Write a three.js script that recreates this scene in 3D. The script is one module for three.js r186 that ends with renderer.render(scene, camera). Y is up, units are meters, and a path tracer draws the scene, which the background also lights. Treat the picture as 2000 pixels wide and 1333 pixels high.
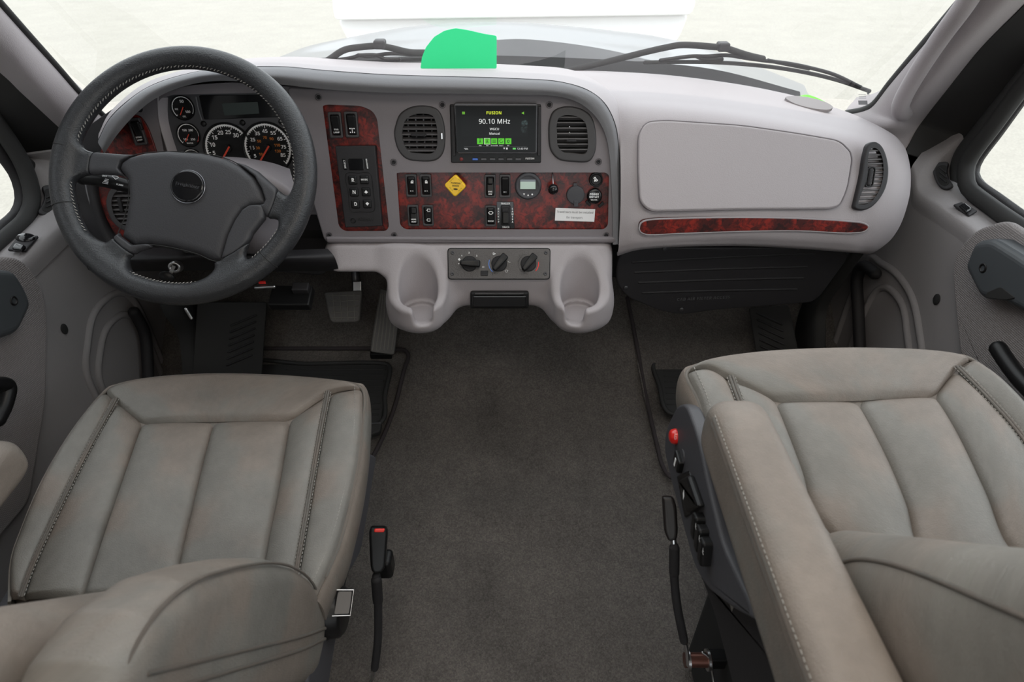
import * as THREE from 'three';
import { RoundedBoxGeometry } from 'three/addons/geometries/RoundedBoxGeometry.js';
import { mergeGeometries, mergeVertices } from 'three/addons/utils/BufferGeometryUtils.js';
import { RectAreaLightUniformsLib } from 'three/addons/lights/RectAreaLightUniformsLib.js';

// ---------------------------------------------------------------- camera, sky, sun, exposure
const W = 2000, H = 1333, F = 1200, PITCH = 37 * Math.PI / 180;
const scene = new THREE.Scene();
const camera = new THREE.PerspectiveCamera(2 * Math.atan(H / 2 / F) * 180 / Math.PI, W / H, 0.02, 200);
camera.position.set(0, 1.3, 0);
camera.rotation.set(-PITCH, 0, 0);
camera.focus = 1.25; camera.userData.fStop = 6.3;
scene.add(camera);
const renderer = new THREE.WebGLRenderer({ antialias: true });
renderer.toneMapping = THREE.LinearToneMapping;
renderer.toneMappingExposure = 1.2;
renderer.shadowMap.enabled = true;
RectAreaLightUniformsLib.init();
const SKY = new THREE.Color().setRGB(2.0, 2.08, 2.16);          // bright, slightly hazy sky all round
scene.background = SKY;
const sun = new THREE.DirectionalLight(0xfff4e6, 1.2);          // high sun behind the cab: the roof shades the inside
sun.position.set(.5, 14, 6); sun.target.position.set(0, 0, -3);
sun.castShadow = true;
Object.assign(sun.shadow.camera, { left: -14, right: 14, top: 14, bottom: -14, near: 1, far: 40 });
sun.shadow.mapSize.set(2048, 2048);
scene.add(sun, sun.target);
// ---------------------------------------------------------------- sight lines: a measured spot becomes a point at its own distance
const V3 = (x, y, z) => new THREE.Vector3(x, y, z);
const CAM = V3(0, 1.3, 0), SN = Math.sin(PITCH), CS = Math.cos(PITCH);
const D = (x, y) => { const a = (x - 1000) / F, b = (666.5 - y) / F; return V3(a, -SN + CS * b, -CS - SN * b); };
const P = (x, y, t) => D(x, y).multiplyScalar(t).add(CAM);
const PX = (x, y, X) => { const d = D(x, y); return P(x, y, X / d.x); };
const PY = (x, y, Y) => { const d = D(x, y); return P(x, y, (Y - 1.3) / d.y); };
const PZ = (x, y, Z) => { const d = D(x, y); return P(x, y, Z / d.z); };
const PF = (x, y, f, lo = 0.2, hi = 3) => { // where the sight line meets the height field y = f(x, z)
  const d = D(x, y); let a = lo, b = hi;
  for (let i = 0; i < 40; i++) { const m = (a + b) / 2; 1.3 + d.y * m > f(d.x * m, d.z * m) ? a = m : b = m; }
  return P(x, y, (a + b) / 2);
};
const rnd = (seed) => { let s = seed >>> 0; return () => { s = (s + 0x6D2B79F5) >>> 0; let t = Math.imul(s ^ s >>> 15, 1 | s); t = t + Math.imul(t ^ t >>> 7, 61 | t) ^ t; return ((t ^ t >>> 14) >>> 0) / 4294967296; }; };
const sm = (a, b, x) => { const t = Math.min(1, Math.max(0, (x - a) / (b - a))); return t * t * (3 - 2 * t); };
const mix = (a, b, t) => a + (b - a) * t;

// ---------------------------------------------------------------- things and parts
const names = {};
const numbered = (n) => { const k = names[n] = (names[n] ?? -1) + 1; return k ? n + '_' + String(k).padStart(3, '0') : n; };
const tag = (o, label, category, group) => { Object.assign(o.userData, { label, category }); if (group) o.userData.group = group; return o; };
function thing(name, label, category, group) { const o = new THREE.Group(); o.name = numbered(name); scene.add(o); return tag(o, label, category, group); }
function struct(name, geo, mat, label) { const o = geo ? new THREE.Mesh(geo, mat) : new THREE.Group(); o.name = name; o.userData.kind = 'structure'; if (label) o.userData.label = label; scene.add(o); return o; }
function single(name, geo, mat, label, category, group) { const o = new THREE.Mesh(geo, mat); o.name = numbered(name); scene.add(o); return tag(o, label, category, group); }
function part(parent, name, geo, mat, label) { const o = new THREE.Mesh(geo, mat); o.name = name; if (label) o.userData.label = label; parent.add(o); return o; }

// ---------------------------------------------------------------- geometry
function merge(list) { return mergeGeometries(list.map((g) => { let h = g.index ? g.toNonIndexed() : g; for (const k of Object.keys(h.attributes)) if (!['position', 'normal', 'uv'].includes(k)) h.deleteAttribute(k); if (!h.attributes.uv) boxUV(h); return h; })); }
function boxUV(g, s = 1) {
  const p = g.attributes.position, n = g.attributes.normal, uv = new Float32Array(p.count * 2);
  for (let i = 0; i < p.count; i++) {
    const x = Math.abs(n.getX(i)), y = Math.abs(n.getY(i)), z = Math.abs(n.getZ(i));
    const [a, b] = x >= y && x >= z ? [p.getZ(i), p.getY(i)] : y >= z ? [p.getX(i), p.getZ(i)] : [p.getX(i), p.getY(i)];
    uv[2 * i] = a * s; uv[2 * i + 1] = b * s;
  }
  g.setAttribute('uv', new THREE.BufferAttribute(uv, 2)); return g;
}
function frame(O, N, up = V3(0, 1, 0)) {
  const n = N.clone().normalize(), v = up.clone().addScaledVector(n, -n.dot(up)).normalize(), u = v.clone().cross(n);
  const m = new THREE.Matrix4().makeBasis(u, v, n).setPosition(O);
  return {
    O, n, u, v, m,
    uv(x, y, w = 0) { const d = D(x, y), o = O.clone().addScaledVector(n, w), t = n.dot(o.clone().sub(CAM)) / n.dot(d); const q = CAM.clone().addScaledVector(d, t).sub(O); return [q.dot(u), q.dot(v)]; },
    at(a, b, c = 0) { return V3(a, b, c).applyMatrix4(m); },
    px(x, y, w = 0) { const [a, b] = this.uv(x, y, w); return this.at(a, b, w); },
    put(g, a = 0, b = 0, c = 0, turn = 0) { return g.clone().applyMatrix4(new THREE.Matrix4().makeRotationZ(turn).setPosition(a, b, c)).applyMatrix4(m); },
    putpx(g, x, y, c = 0, turn = 0) { const [a, b] = this.uv(x, y, c); return this.put(g, a, b, c, turn); },
  };
}
function roundPath(pts, r, S = THREE.Shape) { // closed outline with rounded corners
  const s = new S(), n = pts.length, rr = (i) => Array.isArray(r) ? r[i] ?? 0 : r;
  for (let i = 0; i < n; i++) {
    const p = pts[i], a = pts[(i + n - 1) % n], b = pts[(i + 1) % n];
    const la = Math.hypot(a[0] - p[0], a[1] - p[1]), lb = Math.hypot(b[0] - p[0], b[1] - p[1]), q = Math.min(rr(i), la * .48, lb * .48);
    const A = [p[0] + (a[0] - p[0]) / la * q, p[1] + (a[1] - p[1]) / la * q], B = [p[0] + (b[0] - p[0]) / lb * q, p[1] + (b[1] - p[1]) / lb * q];
    i ? s.lineTo(...A) : s.moveTo(...A);
    s.quadraticCurveTo(p[0], p[1], B[0], B[1]);
  }
  s.closePath(); return s;
}
function splinePath(pts, S = THREE.Shape, n = 0) { // closed smooth outline through all points
  const c = new THREE.CatmullRomCurve3(pts.map((p) => V3(p[0], p[1], 0)), true, 'centripetal'), s = new S();
  c.getPoints(n || pts.length * 6).forEach((p, i, a) => i === a.length - 1 ? 0 : i ? s.lineTo(p.x, p.y) : s.moveTo(p.x, p.y));
  s.closePath(); return s;
}
function slab(shape, depth, bevel = .001, seg = 3, curve = 8) {
  const g = new THREE.ExtrudeGeometry(shape, { depth: Math.max(1e-4, depth - bevel * 2), bevelEnabled: bevel > 0, bevelSize: bevel, bevelThickness: bevel, bevelOffset: -bevel, bevelSegments: seg, curveSegments: curve });
  return g.translate(0, 0, bevel);
}
// a plate whose outline was measured in the frame's plane; z0 is its back, depth its thickness
function plate(fr, px, { z0 = 0, depth = .004, bevel = .001, r = .003, holes = [], smooth = false, seg = 3, w = z0 + depth } = {}) {
  const mk = (l, rr, S) => (smooth ? splinePath : roundPath)(l.map(([x, y]) => fr.uv(x, y, w)), smooth ? S : rr, S);
  const s = smooth ? splinePath(px.map(([x, y]) => fr.uv(x, y, w))) : roundPath(px.map(([x, y]) => fr.uv(x, y, w)), r);
  for (const h of holes) s.holes.push(h.smooth ? splinePath(h.px.map(([x, y]) => fr.uv(x, y, w)), THREE.Path) : roundPath(h.px.map(([x, y]) => fr.uv(x, y, w)), h.r ?? r, THREE.Path));
  return slab(s, depth, bevel, seg).translate(0, 0, z0).applyMatrix4(fr.m);
}
const rbox = (w, h, d, r = .002, seg = 3) => new RoundedBoxGeometry(w, h, d, seg, Math.min(r, w * .49, h * .49, d * .49));
const cyl = (r0, r1, h, n = 32) => new THREE.CylinderGeometry(r1, r0, h, n).rotateX(Math.PI / 2); // along +z, r0 at the back
function lathe(prof, n = 40) { return new THREE.LatheGeometry(prof.map(([r, z]) => new THREE.Vector2(Math.max(r, 1e-5), z)), n).rotateX(Math.PI / 2); } // axis z
function tube(pts, r, { closed = false, n = 0, rs = 10, caps = true } = {}) {
  const c = new THREE.CatmullRomCurve3(pts, closed, 'centripetal'), g = new THREE.TubeGeometry(c, n || pts.length * 8, r, rs, closed);
  if (closed || !caps) return g;
  const end = (p) => new THREE.SphereGeometry(r, rs, 6).translate(p.x, p.y, p.z);
  return merge([g, end(pts[0]), end(pts.at(-1))]);
}
const cr = (a, b, c, d, t) => { // Catmull-Rom between b and c
  const f = (k) => { const [p, q, r, s] = [a[k], b[k], c[k], d[k]]; return q + .5 * t * (r - p + t * (2 * p - 5 * q + 4 * r - s + t * (3 * (q - r) + s - p))); };
  return V3(f('x'), f('y'), f('z'));
};
function spline(pts, n) { const out = [], m = pts.length - 1; for (let i = 0; i <= n; i++) { const s = Math.min(i / n * m, m - 1e-9), k = Math.floor(s), g = (j) => j < 0 ? pts[0].clone().multiplyScalar(2).sub(pts[1]) : j > m ? pts[m].clone().multiplyScalar(2).sub(pts[m - 1]) : pts[j]; out.push(cr(g(k - 1), g(k), g(k + 1), g(k + 2), s - k)); } return out; }
// grid of points -> surface with uv in metres; thick > 0 closes it into a shell
function gridGeo(G, thick = 0) {
  const nv = G.length, nu = G[0].length, pos = [], uv = [], idx = [];
  const L = [0], M = [0], mid = Math.floor(nv / 2), mu = Math.floor(nu / 2);
  for (let i = 1; i < nu; i++) L[i] = L[i - 1] + G[mid][i].distanceTo(G[mid][i - 1]);
  for (let j = 1; j < nv; j++) M[j] = M[j - 1] + G[j][mu].distanceTo(G[j - 1][mu]);
  for (let j = 0; j < nv; j++) for (let i = 0; i < nu; i++) { const p = G[j][i]; pos.push(p.x, p.y, p.z); uv.push(L[i], M[j]); }
  for (let j = 0; j < nv - 1; j++) for (let i = 0; i < nu - 1; i++) { const a = j * nu + i, b = a + 1, c = a + nu, d = c + 1; idx.push(a, c, b, b, c, d); }
  const g = new THREE.BufferGeometry();
  g.setAttribute('position', new THREE.Float32BufferAttribute(pos, 3)); g.setAttribute('uv', new THREE.Float32BufferAttribute(uv, 2)); g.setIndex(idx); g.computeVertexNormals();
  if (!thick) return g;
  const n = g.attributes.normal, N = nv * nu, p2 = [], i2 = [];
  for (let k = 0; k < N; k++) p2.push(pos[3 * k] - n.getX(k) * thick, pos[3 * k + 1] - n.getY(k) * thick, pos[3 * k + 2] - n.getZ(k) * thick);
  for (let k = 0; k < idx.length; k += 3) i2.push(idx[k], idx[k + 2], idx[k + 1]);
  const back = new THREE.BufferGeometry(); back.setAttribute('position', new THREE.Float32BufferAttribute(p2, 3)); back.setAttribute('uv', new THREE.Float32BufferAttribute(uv.slice(), 2)); back.setIndex(i2); back.computeVertexNormals();
  const ring = []; for (let i = 0; i < nu; i++) ring.push(i); for (let j = 1; j < nv; j++) ring.push(j * nu + nu - 1); for (let i = nu - 2; i >= 0; i--) ring.push((nv - 1) * nu + i); for (let j = nv - 2; j > 0; j--) ring.push(j * nu);
  const rp = [], ru = [], ri = []; ring.forEach((k, q) => { rp.push(pos[3 * k], pos[3 * k + 1], pos[3 * k + 2], p2[3 * k], p2[3 * k + 1], p2[3 * k + 2]); ru.push(uv[2 * k], uv[2 * k + 1], uv[2 * k], uv[2 * k + 1]); const a = 2 * q, b = 2 * ((q + 1) % ring.length); ri.push(a, b, a + 1, b, b + 1, a + 1); });
  const rim = new THREE.BufferGeometry(); rim.setAttribute('position', new THREE.Float32BufferAttribute(rp, 3)); rim.setAttribute('uv', new THREE.Float32BufferAttribute(ru, 2)); rim.setIndex(ri); rim.computeVertexNormals();
  return merge([g, back, rim]);
}
// smooth surface through rows of control points (all rows the same length)
function patch(rows, nu = 40, nv = 24, thick = 0) {
  const R = rows.map((r) => spline(r, nu)), G = [];
  for (let j = 0; j <= nv; j++) G.push([]);
  for (let i = 0; i <= nu; i++) spline(R.map((r) => r[i]), nv).forEach((p, j) => G[j].push(p));
  return gridGeo(G, thick);
}
// a solid given by its signed distance, meshed by surface nets
function solid(f, lo, hi, cell) {
  const n = [0, 1, 2].map((k) => Math.ceil((hi[k] - lo[k]) / cell) + 1), [nx, ny, nz] = n, val = new Float32Array(nx * ny * nz), at = (i, j, k) => i + nx * (j + ny * k);
  for (let k = 0; k < nz; k++) for (let j = 0; j < ny; j++) for (let i = 0; i < nx; i++) val[at(i, j, k)] = f(lo[0] + i * cell, lo[1] + j * cell, lo[2] + k * cell);
  const id = new Int32Array(nx * ny * nz).fill(-1), pos = [], idx = [];
  for (let k = 0; k < nz - 1; k++) for (let j = 0; j < ny - 1; j++) for (let i = 0; i < nx - 1; i++) {
    let m = 0, sx = 0, sy = 0, sz = 0, c = 0; const v = [];
    for (let q = 0; q < 8; q++) { const w = val[at(i + (q & 1), j + (q >> 1 & 1), k + (q >> 2))]; v.push(w); if (w < 0) m |= 1 << q; }
    if (m === 0 || m === 255) continue;
    for (let a = 0; a < 8; a++) for (const e of [1, 2, 4]) if (!(a & e)) { const b = a | e; if ((v[a] < 0) !== (v[b] < 0)) { const t = v[a] / (v[a] - v[b]); sx += (a & 1) + (e === 1 ? t : 0); sy += (a >> 1 & 1) + (e === 2 ? t : 0); sz += (a >> 2) + (e === 4 ? t : 0); c++; } }
    id[at(i, j, k)] = pos.length / 3; pos.push(lo[0] + (i + sx / c) * cell, lo[1] + (j + sy / c) * cell, lo[2] + (k + sz / c) * cell);
  }
  const quad = (a, b, c, d, flip) => { if (a < 0 || b < 0 || c < 0 || d < 0) return; flip ? idx.push(a, c, b, a, d, c) : idx.push(a, b, c, a, c, d); };
  for (let k = 1; k < nz - 1; k++) for (let j = 1; j < ny - 1; j++) for (let i = 1; i < nx - 1; i++) {
    const s = val[at(i, j, k)] < 0;
    if (s !== val[at(i + 1, j, k)] < 0) quad(id[at(i, j - 1, k - 1)], id[at(i, j, k - 1)], id[at(i, j, k)], id[at(i, j - 1, k)], !s);
    if (s !== val[at(i, j + 1, k)] < 0) quad(id[at(i - 1, j, k - 1)], id[at(i - 1, j, k)], id[at(i, j, k)], id[at(i, j, k - 1)], !s);
    if (s !== val[at(i, j, k + 1)] < 0) quad(id[at(i - 1, j - 1, k)], id[at(i, j - 1, k)], id[at(i, j, k)], id[at(i - 1, j, k)], !s);
  }
  const g = new THREE.BufferGeometry(), nn = new Float32Array(pos.length), h = cell * .5;
  for (let q = 0; q < pos.length; q += 3) {
    let [x, y, z] = [pos[q], pos[q + 1], pos[q + 2]];
    let gx, gy, gz, l;
    for (let it = 0; it < 2; it++) { gx = f(x + h, y, z) - f(x - h, y, z); gy = f(x, y + h, z) - f(x, y - h, z); gz = f(x, y, z + h) - f(x, y, z - h); l = Math.hypot(gx, gy, gz) || 1; if (!it) { const d = Math.max(-h, Math.min(h, f(x, y, z))); x -= gx / l * d; y -= gy / l * d; z -= gz / l * d; } }
    pos[q] = x; pos[q + 1] = y; pos[q + 2] = z; nn[q] = gx / l; nn[q + 1] = gy / l; nn[q + 2] = gz / l;
  }
  g.setAttribute('position', new THREE.Float32BufferAttribute(pos, 3)); g.setAttribute('normal', new THREE.BufferAttribute(nn, 3)); g.setIndex(idx);
  const e = g.toNonIndexed(), p = e.attributes.position, uv = new Float32Array(p.count * 2), A = V3(), B = V3(), C = V3(); // one plane per face
  for (let i = 0; i < p.count; i += 3) { A.fromBufferAttribute(p, i); B.fromBufferAttribute(p, i + 1).sub(A); C.fromBufferAttribute(p, i + 2).sub(A); B.cross(C); const [ax, ay, az] = [Math.abs(B.x), Math.abs(B.y), Math.abs(B.z)], [q, r] = ax >= ay && ax >= az ? ['getZ', 'getY'] : ay >= az ? ['getX', 'getZ'] : ['getX', 'getY']; for (let k = i; k < i + 3; k++) { uv[2 * k] = p[q](k); uv[2 * k + 1] = p[r](k); } }
  e.setAttribute('uv', new THREE.BufferAttribute(uv, 2)); return e;
}
const smin = (a, b, k) => { const h = Math.max(k - Math.abs(a - b), 0) / k; return Math.min(a, b) - h * h * k * .25; };
const smax = (a, b, k) => -smin(-a, -b, k);
const sdBox = (x, y, z, a, b, c, r) => { const p = Math.abs(x) - a + r, q = Math.abs(y) - b + r, s = Math.abs(z) - c + r; return Math.hypot(Math.max(p, 0), Math.max(q, 0), Math.max(s, 0)) + Math.min(Math.max(p, q, s), 0) - r; };
const sdCap = (x, y, z, A, B, ra, rb = ra) => { const bx = B.x - A.x, by = B.y - A.y, bz = B.z - A.z, px = x - A.x, py = y - A.y, pz = z - A.z, t = Math.min(1, Math.max(0, (px * bx + py * by + pz * bz) / (bx * bx + by * by + bz * bz))); return Math.hypot(px - bx * t, py - by * t, pz - bz * t) - mix(ra, rb, t); };
const sdPoly = (p, x, y) => { let d = 1e9, s = 1; for (let i = 0, j = p.length - 1; i < p.length; j = i++) { const ex = p[j][0] - p[i][0], ey = p[j][1] - p[i][1], wx = x - p[i][0], wy = y - p[i][1], t = Math.min(1, Math.max(0, (wx * ex + wy * ey) / (ex * ex + ey * ey))), bx = wx - ex * t, by = wy - ey * t; d = Math.min(d, bx * bx + by * by); const c1 = y >= p[i][1], c2 = y < p[j][1], c3 = ex * wy > ey * wx; if ((c1 && c2 && c3) || (!c1 && !c2 && !c3)) s = -s; } return s * Math.sqrt(d); };

// ---------------------------------------------------------------- textures: grain, mottle, burl
function lattice(seed) { const r = rnd(seed), t = new Float32Array(65536); for (let i = 0; i < 65536; i++) t[i] = r(); return (x, y, per) => { const f = (i, j) => t[(((i % per) + per) % per) * 251 + (((j % per) + per) % per) * 17 & 65535]; const i = Math.floor(x), j = Math.floor(y), a = x - i, b = y - j, u = a * a * (3 - 2 * a), v = b * b * (3 - 2 * b); return mix(mix(f(i, j), f(i + 1, j), u), mix(f(i, j + 1), f(i + 1, j + 1), u), v); }; }
const N1 = lattice(11), N2 = lattice(29), N3 = lattice(47);
const fbm = (N, u, v, per, oct, gain = .5) => { let s = 0, a = 1, w = 0; for (let o = 0; o < oct; o++) { s += a * N(u * per, v * per, per); w += a; a *= gain; per *= 2; } return s / w; };
function tex(size, fn, real, srgb = true) { // fn(u, v) -> [r, g, b] 0..1; real = metres per repeat
  const d = new Uint8Array(size * size * 4);
  for (let j = 0; j < size; j++) for (let i = 0; i < size; i++) { const c = fn(i / size, j / size), k = 4 * (j * size + i); for (let q = 0; q < 3; q++) d[k + q] = Math.max(0, Math.min(255, c[q] * 255)); d[k + 3] = 255; }
  const t = new THREE.DataTexture(d, size, size); t.wrapS = t.wrapT = THREE.RepeatWrapping; t.magFilter = THREE.LinearFilter; t.minFilter = THREE.LinearMipmapLinearFilter; t.generateMipmaps = true;
  if (srgb) t.colorSpace = THREE.SRGBColorSpace;
  t.repeat.set(1 / real, 1 / real); t.needsUpdate = true; return t;
}
const g1 = (v) => [v, v, v];
const mat = (o) => { if (Array.isArray(o.color)) o.color = new THREE.Color().setRGB(...o.color); return new THREE.MeshPhysicalMaterial({ side: THREE.DoubleSide, ...o }); };
const grainBump = tex(512, (u, v) => g1(.5 * fbm(N1, u, v, 48, 2) + .5 * fbm(N2, u, v, 96, 2)), .08, false);
const hideBump = tex(1024, (u, v) => { const a = N1(u * 90, v * 90, 90), b = N2(u * 90 + 3 * a, v * 90, 90); return g1(.4 * Math.abs(2 * a - 1) + .4 * Math.abs(2 * b - 1) + .2 * fbm(N3, u, v, 10, 3)); }, .16, false);
const leatherMap = tex(1024, (u, v) => {
  const m = fbm(N1, u, v, 6, 5, .6), w = fbm(N2, u, v, 5, 4, .55), f = fbm(N3, u, v, 60, 3);
  const k = .84 + .2 * (m - .5) + .06 * (f - .5), warm = sm(.4, .7, w);
  return [1.06 * k * (.495 + .03 * warm), 1.06 * k * (.484 + .003 * warm), 1.06 * k * (.462 - .008 * warm)];
}, .5);
const burlMap = tex(1024, (u, v) => {
  const wx = fbm(N1, u, v, 6, 4) * 1.2, wy = fbm(N2, u, v, 6, 4) * 1.2;
  const a = fbm(N3, u + wx * .22, v + wy * .22, 9, 5, .62), b = fbm(N1, u + wy * .25, v + wx * .25, 26, 3, .6);
  const k = sm(.28, .72, a), e = sm(.42, .7, b);
  return [.25 + .27 * k - .12 * e, .055 + .07 * k - .04 * e, .038 + .04 * k - .025 * e];
}, .15);
const carpetMap = tex(1024, (u, v) => { const f = fbm(N1, u, v, 180, 2, .8), p = fbm(N2, u, v, 5, 4, .55), q = fbm(N3, u * 1, v, 30, 3); const k = .355 + .17 * (f - .5) + .09 * (p - .5) + .05 * (q - .5); return [k * 1.04, k * .985, k * .945]; }, .5);
const carpetBump = tex(512, (u, v) => g1(fbm(N1, u, v, 128, 2, .8)), .14, false);
const paveMap = tex(1024, (u, v) => { const f = fbm(N1, u, v, 8, 6, .6), s = fbm(N2, u, v, 200, 2); const k = .615 + .05 * (f - .5) + .08 * (s - .5); return [k, k * .98, k * .93]; }, 3);
const weaveMap = tex(256, (u, v) => { const a = .5 + .5 * Math.sin(v * Math.PI * 2 * 16), b = .5 + .5 * Math.sin(u * Math.PI * 2 * 16 + (Math.floor(v * 16) % 2) * Math.PI); const k = .5 + .07 * (a - .5) + .04 * (b - .5); return [k, k * .965, k * .965]; }, .06);
const weaveBump = tex(256, (u, v) => g1((.5 + .5 * Math.sin(v * Math.PI * 2 * 16)) * (.6 + .4 * Math.sin(u * Math.PI * 2 * 16 + (Math.floor(v * 16) % 2) * Math.PI))), .06, false);

const M = {
  dash: mat({ color: [.34, .312, .322], roughness: .62, bumpMap: grainBump, bumpScale: .0003 }),
  trim: mat({ color: [.18, .163, .173], roughness: .55, bumpMap: grainBump, bumpScale: .00015 }),
  brow: mat({ color: [.17, .17, .18], roughness: .6, bumpMap: grainBump, bumpScale: .0002 }),
  charcoal: mat({ color: [.021, .02, .022], roughness: .55, specularIntensity: .7, bumpMap: grainBump, bumpScale: .0002 }),
  fitting: mat({ color: [.042, .04, .042], roughness: .5 }),
  black: mat({ color: [.008, .008, .0085], roughness: .38, specularIntensity: .55 }),
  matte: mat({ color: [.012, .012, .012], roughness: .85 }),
  gloss: mat({ color: [.008, .008, .009], roughness: .12, clearcoat: .3, clearcoatRoughness: .05, specularIntensity: .6 }),
  rubber: mat({ color: [.018, .018, .018], roughness: .75 }),
  wheel: mat({ color: [.02, .021, .0235], roughness: .42, bumpMap: hideBump, bumpScale: .0005 }),
  pad: mat({ color: [.03, .03, .034], roughness: .55, bumpMap: grainBump, bumpScale: .0003 }),
  wood: mat({ map: burlMap, roughness: .5, clearcoat: .35, clearcoatRoughness: .2, specularIntensity: .6 }),
  leather: mat({ map: leatherMap, roughness: .52, bumpMap: hideBump, bumpScale: .0004 }),
  thread: mat({ color: [.27, .26, .24], roughness: .8 }),
  carpet: mat({ map: carpetMap, roughness: 1, bumpMap: carpetBump, bumpScale: .003, sheen: .4, sheenRoughness: .7, sheenColor: new THREE.Color().setRGB(.3, .29, .27) }),
  carpetEdge: mat({ color: [.03, .024, .026], roughness: .9 }),
  fabric: mat({ map: weaveMap, roughness: .9, bumpMap: weaveBump, bumpScale: .0006 }),
  door: mat({ color: [.25, .236, .24], roughness: .62, bumpMap: grainBump, bumpScale: .0003 }),
  steel: mat({ color: [.55, .55, .56], roughness: .28, metalness: 1 }),
  darkSteel: mat({ color: [.08, .08, .085], roughness: .4, metalness: .6 }),
  chrome: mat({ color: [.8, .8, .82], roughness: .1, metalness: 1 }),
  glass: mat({ color: [.97, .99, .98], roughness: 0, transmission: 1, thickness: 0, ior: 1.45 }),
  seatPlastic: mat({ color: [.055, .055, .062], roughness: .55, bumpMap: grainBump, bumpScale: .0002 }),
  red: mat({ color: [.62, .015, .012], roughness: .3, clearcoat: .5 }),
  needle: mat({ color: [.75, .07, .03], roughness: .5 }),
  yellow: mat({ color: [.86, .52, .02], roughness: .4 }),
  white: mat({ color: [.82, .82, .83], roughness: .5 }),
};

// ---------------------------------------------------------------- flat print: all lettering on one sheet
const sheet = document.createElement('canvas'); sheet.width = sheet.height = 2048;
const ink = sheet.getContext('2d'); ink.clearRect(0, 0, 2048, 2048);
let sx = 4, sy = 4, sh = 0;
const sheetTex = new THREE.CanvasTexture(sheet); sheetTex.colorSpace = THREE.SRGBColorSpace;
M.print = mat({ map: sheetTex, transparent: true, roughness: .6 });
// draws fn(ctx, w, h) on a patch of the sheet and returns a small sheet of print w x h metres (x, y plane)
function print(w, h, fn, res = 5000) {
  const a = Math.ceil(w * res), b = Math.ceil(h * res);
  if (sx + a + 4 > 2048) { sx = 4; sy += sh + 4; sh = 0; }
  if (sy + b > 2044) console.log('SHEET FULL');
  ink.save(); ink.translate(sx, sy); ink.beginPath(); ink.rect(0, 0, a, b); ink.clip(); ink.fillStyle = ink.strokeStyle = '#f2f2f2'; ink.textAlign = 'center'; ink.textBaseline = 'middle'; ink.lineCap = 'round';
  fn(ink, a, b); ink.restore();
  const g = new THREE.PlaneGeometry(w, h), uv = g.attributes.uv, x0 = sx / 2048, y0 = 1 - (sy + b) / 2048;
  for (let i = 0; i < 4; i++) uv.setXY(i, x0 + uv.getX(i) * a / 2048, y0 + uv.getY(i) * b / 2048);
  sx += a + 4; sh = Math.max(sh, b); return g;
}
const words = (lines, { color = '#f2f2f2', bold = true, size = .8, font = 'sans-serif' } = {}) => (c, w, h) => { c.fillStyle = color; const n = lines.length; let px = h / n * size; c.font = `${bold ? 'bold ' : ''}${px}px ${font}`; const m = Math.max(...lines.map((l) => c.measureText(l).width)); if (m > w * .96) { px *= w * .96 / m; c.font = `${bold ? 'bold ' : ''}${px}px ${font}`; } lines.forEach((l, i) => c.fillText(l, w / 2, h * (i + .5) / n)); };
// ---------------------------------------------------------------- the cab shell
const XL = -1.05, XR = .98;                                    // inner faces of the side walls
const floorY = (z) => { const a = -z; let y = .08; if (a > .92) y += .25 * (a - .92) ; if (a > 1.22) y += .55 * sm(1.22, 1.34, a) * (a - 1.22) ; return y; };
{
  const rows = []; // carpeted floor rising to the firewall
  const zs = []; for (let z = 1.4; z > .2; z -= .2) zs.push(z); for (let z = .2; z > -1.64; z -= .03) zs.push(z);
  const ridge = (x, z) => .024 * Math.exp(-(((z + .92) / .045) ** 2)) * sm(-.32, -.2, x) * sm(.32, .22, x) + .003 * Math.sin(x * 9 + z * 5) * sm(-.3, -.2, x);
  for (const z of zs) { const r = []; for (let x = XL; x <= XR + .001; x += (XR - XL) / 60) r.push(V3(x, floorY(z) + ridge(x, z), z)); rows.push(r); }
  struct('floor', gridGeo(rows.reverse(), .05), M.carpet, 'dark grey carpet on the cab floor');
}
const M_shell = mat({ color: [.42, .4, .385], roughness: .8 });
function sideWall(name, x0, x1) { // wall with a front and a rear window opening
  const s = new THREE.Shape([[1.45, -.2], [1.45, 1.66], [-.86, 1.66], [-.8, 1.52], [.02, 1.52], [.02, .74], [-.9, .70], [-1.25, .69], [-1.72, .68], [-1.72, -.2]].map((p) => new THREE.Vector2(...p)));
  s.holes.push(roundPath([[.24, .8], [1.2, .8], [1.2, 1.52], [.24, 1.52]], .06, THREE.Path));
  const g = slab(s, Math.abs(x1 - x0), .002, 1); // x = z, y = y
  g.applyMatrix4(new THREE.Matrix4().makeBasis(V3(0, 0, 1), V3(0, 1, 0), V3(1, 0, 0))).translate(Math.min(x0, x1), 0, 0);
  boxUV(g); struct(name, g, M.matte);
}
sideWall('wall_left', XL - .06, XL); sideWall('wall_right', XR, XR + .06);
struct('ceiling', rbox(2.2, .06, 2.42, .02).translate(-.035, 1.69, .35), M_shell, 'pale headlining');
{ // back wall with a wide rear window
  const s = new THREE.Shape([[-1.11, -.2], [1.04, -.2], [1.04, 1.7], [-1.11, 1.7]].map((p) => new THREE.Vector2(...p)));
  s.holes.push(roundPath([[-.8, .85], [.73, .85], [.73, 1.5], [-.8, 1.5]], .08, THREE.Path));
  struct('wall_back', slab(s, .06, .002, 1).translate(0, 0, 1.4), M_shell);
}
struct('wall_front', rbox(2.14, .99, .05, .01).translate(-.035, .31, -1.635), M.matte);   // firewall behind the dashboard
struct('trim_3', rbox(2.12, .06, .1, .02).translate(-.035, 1.63, -.8), M_shell);           // header above the windscreen
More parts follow.
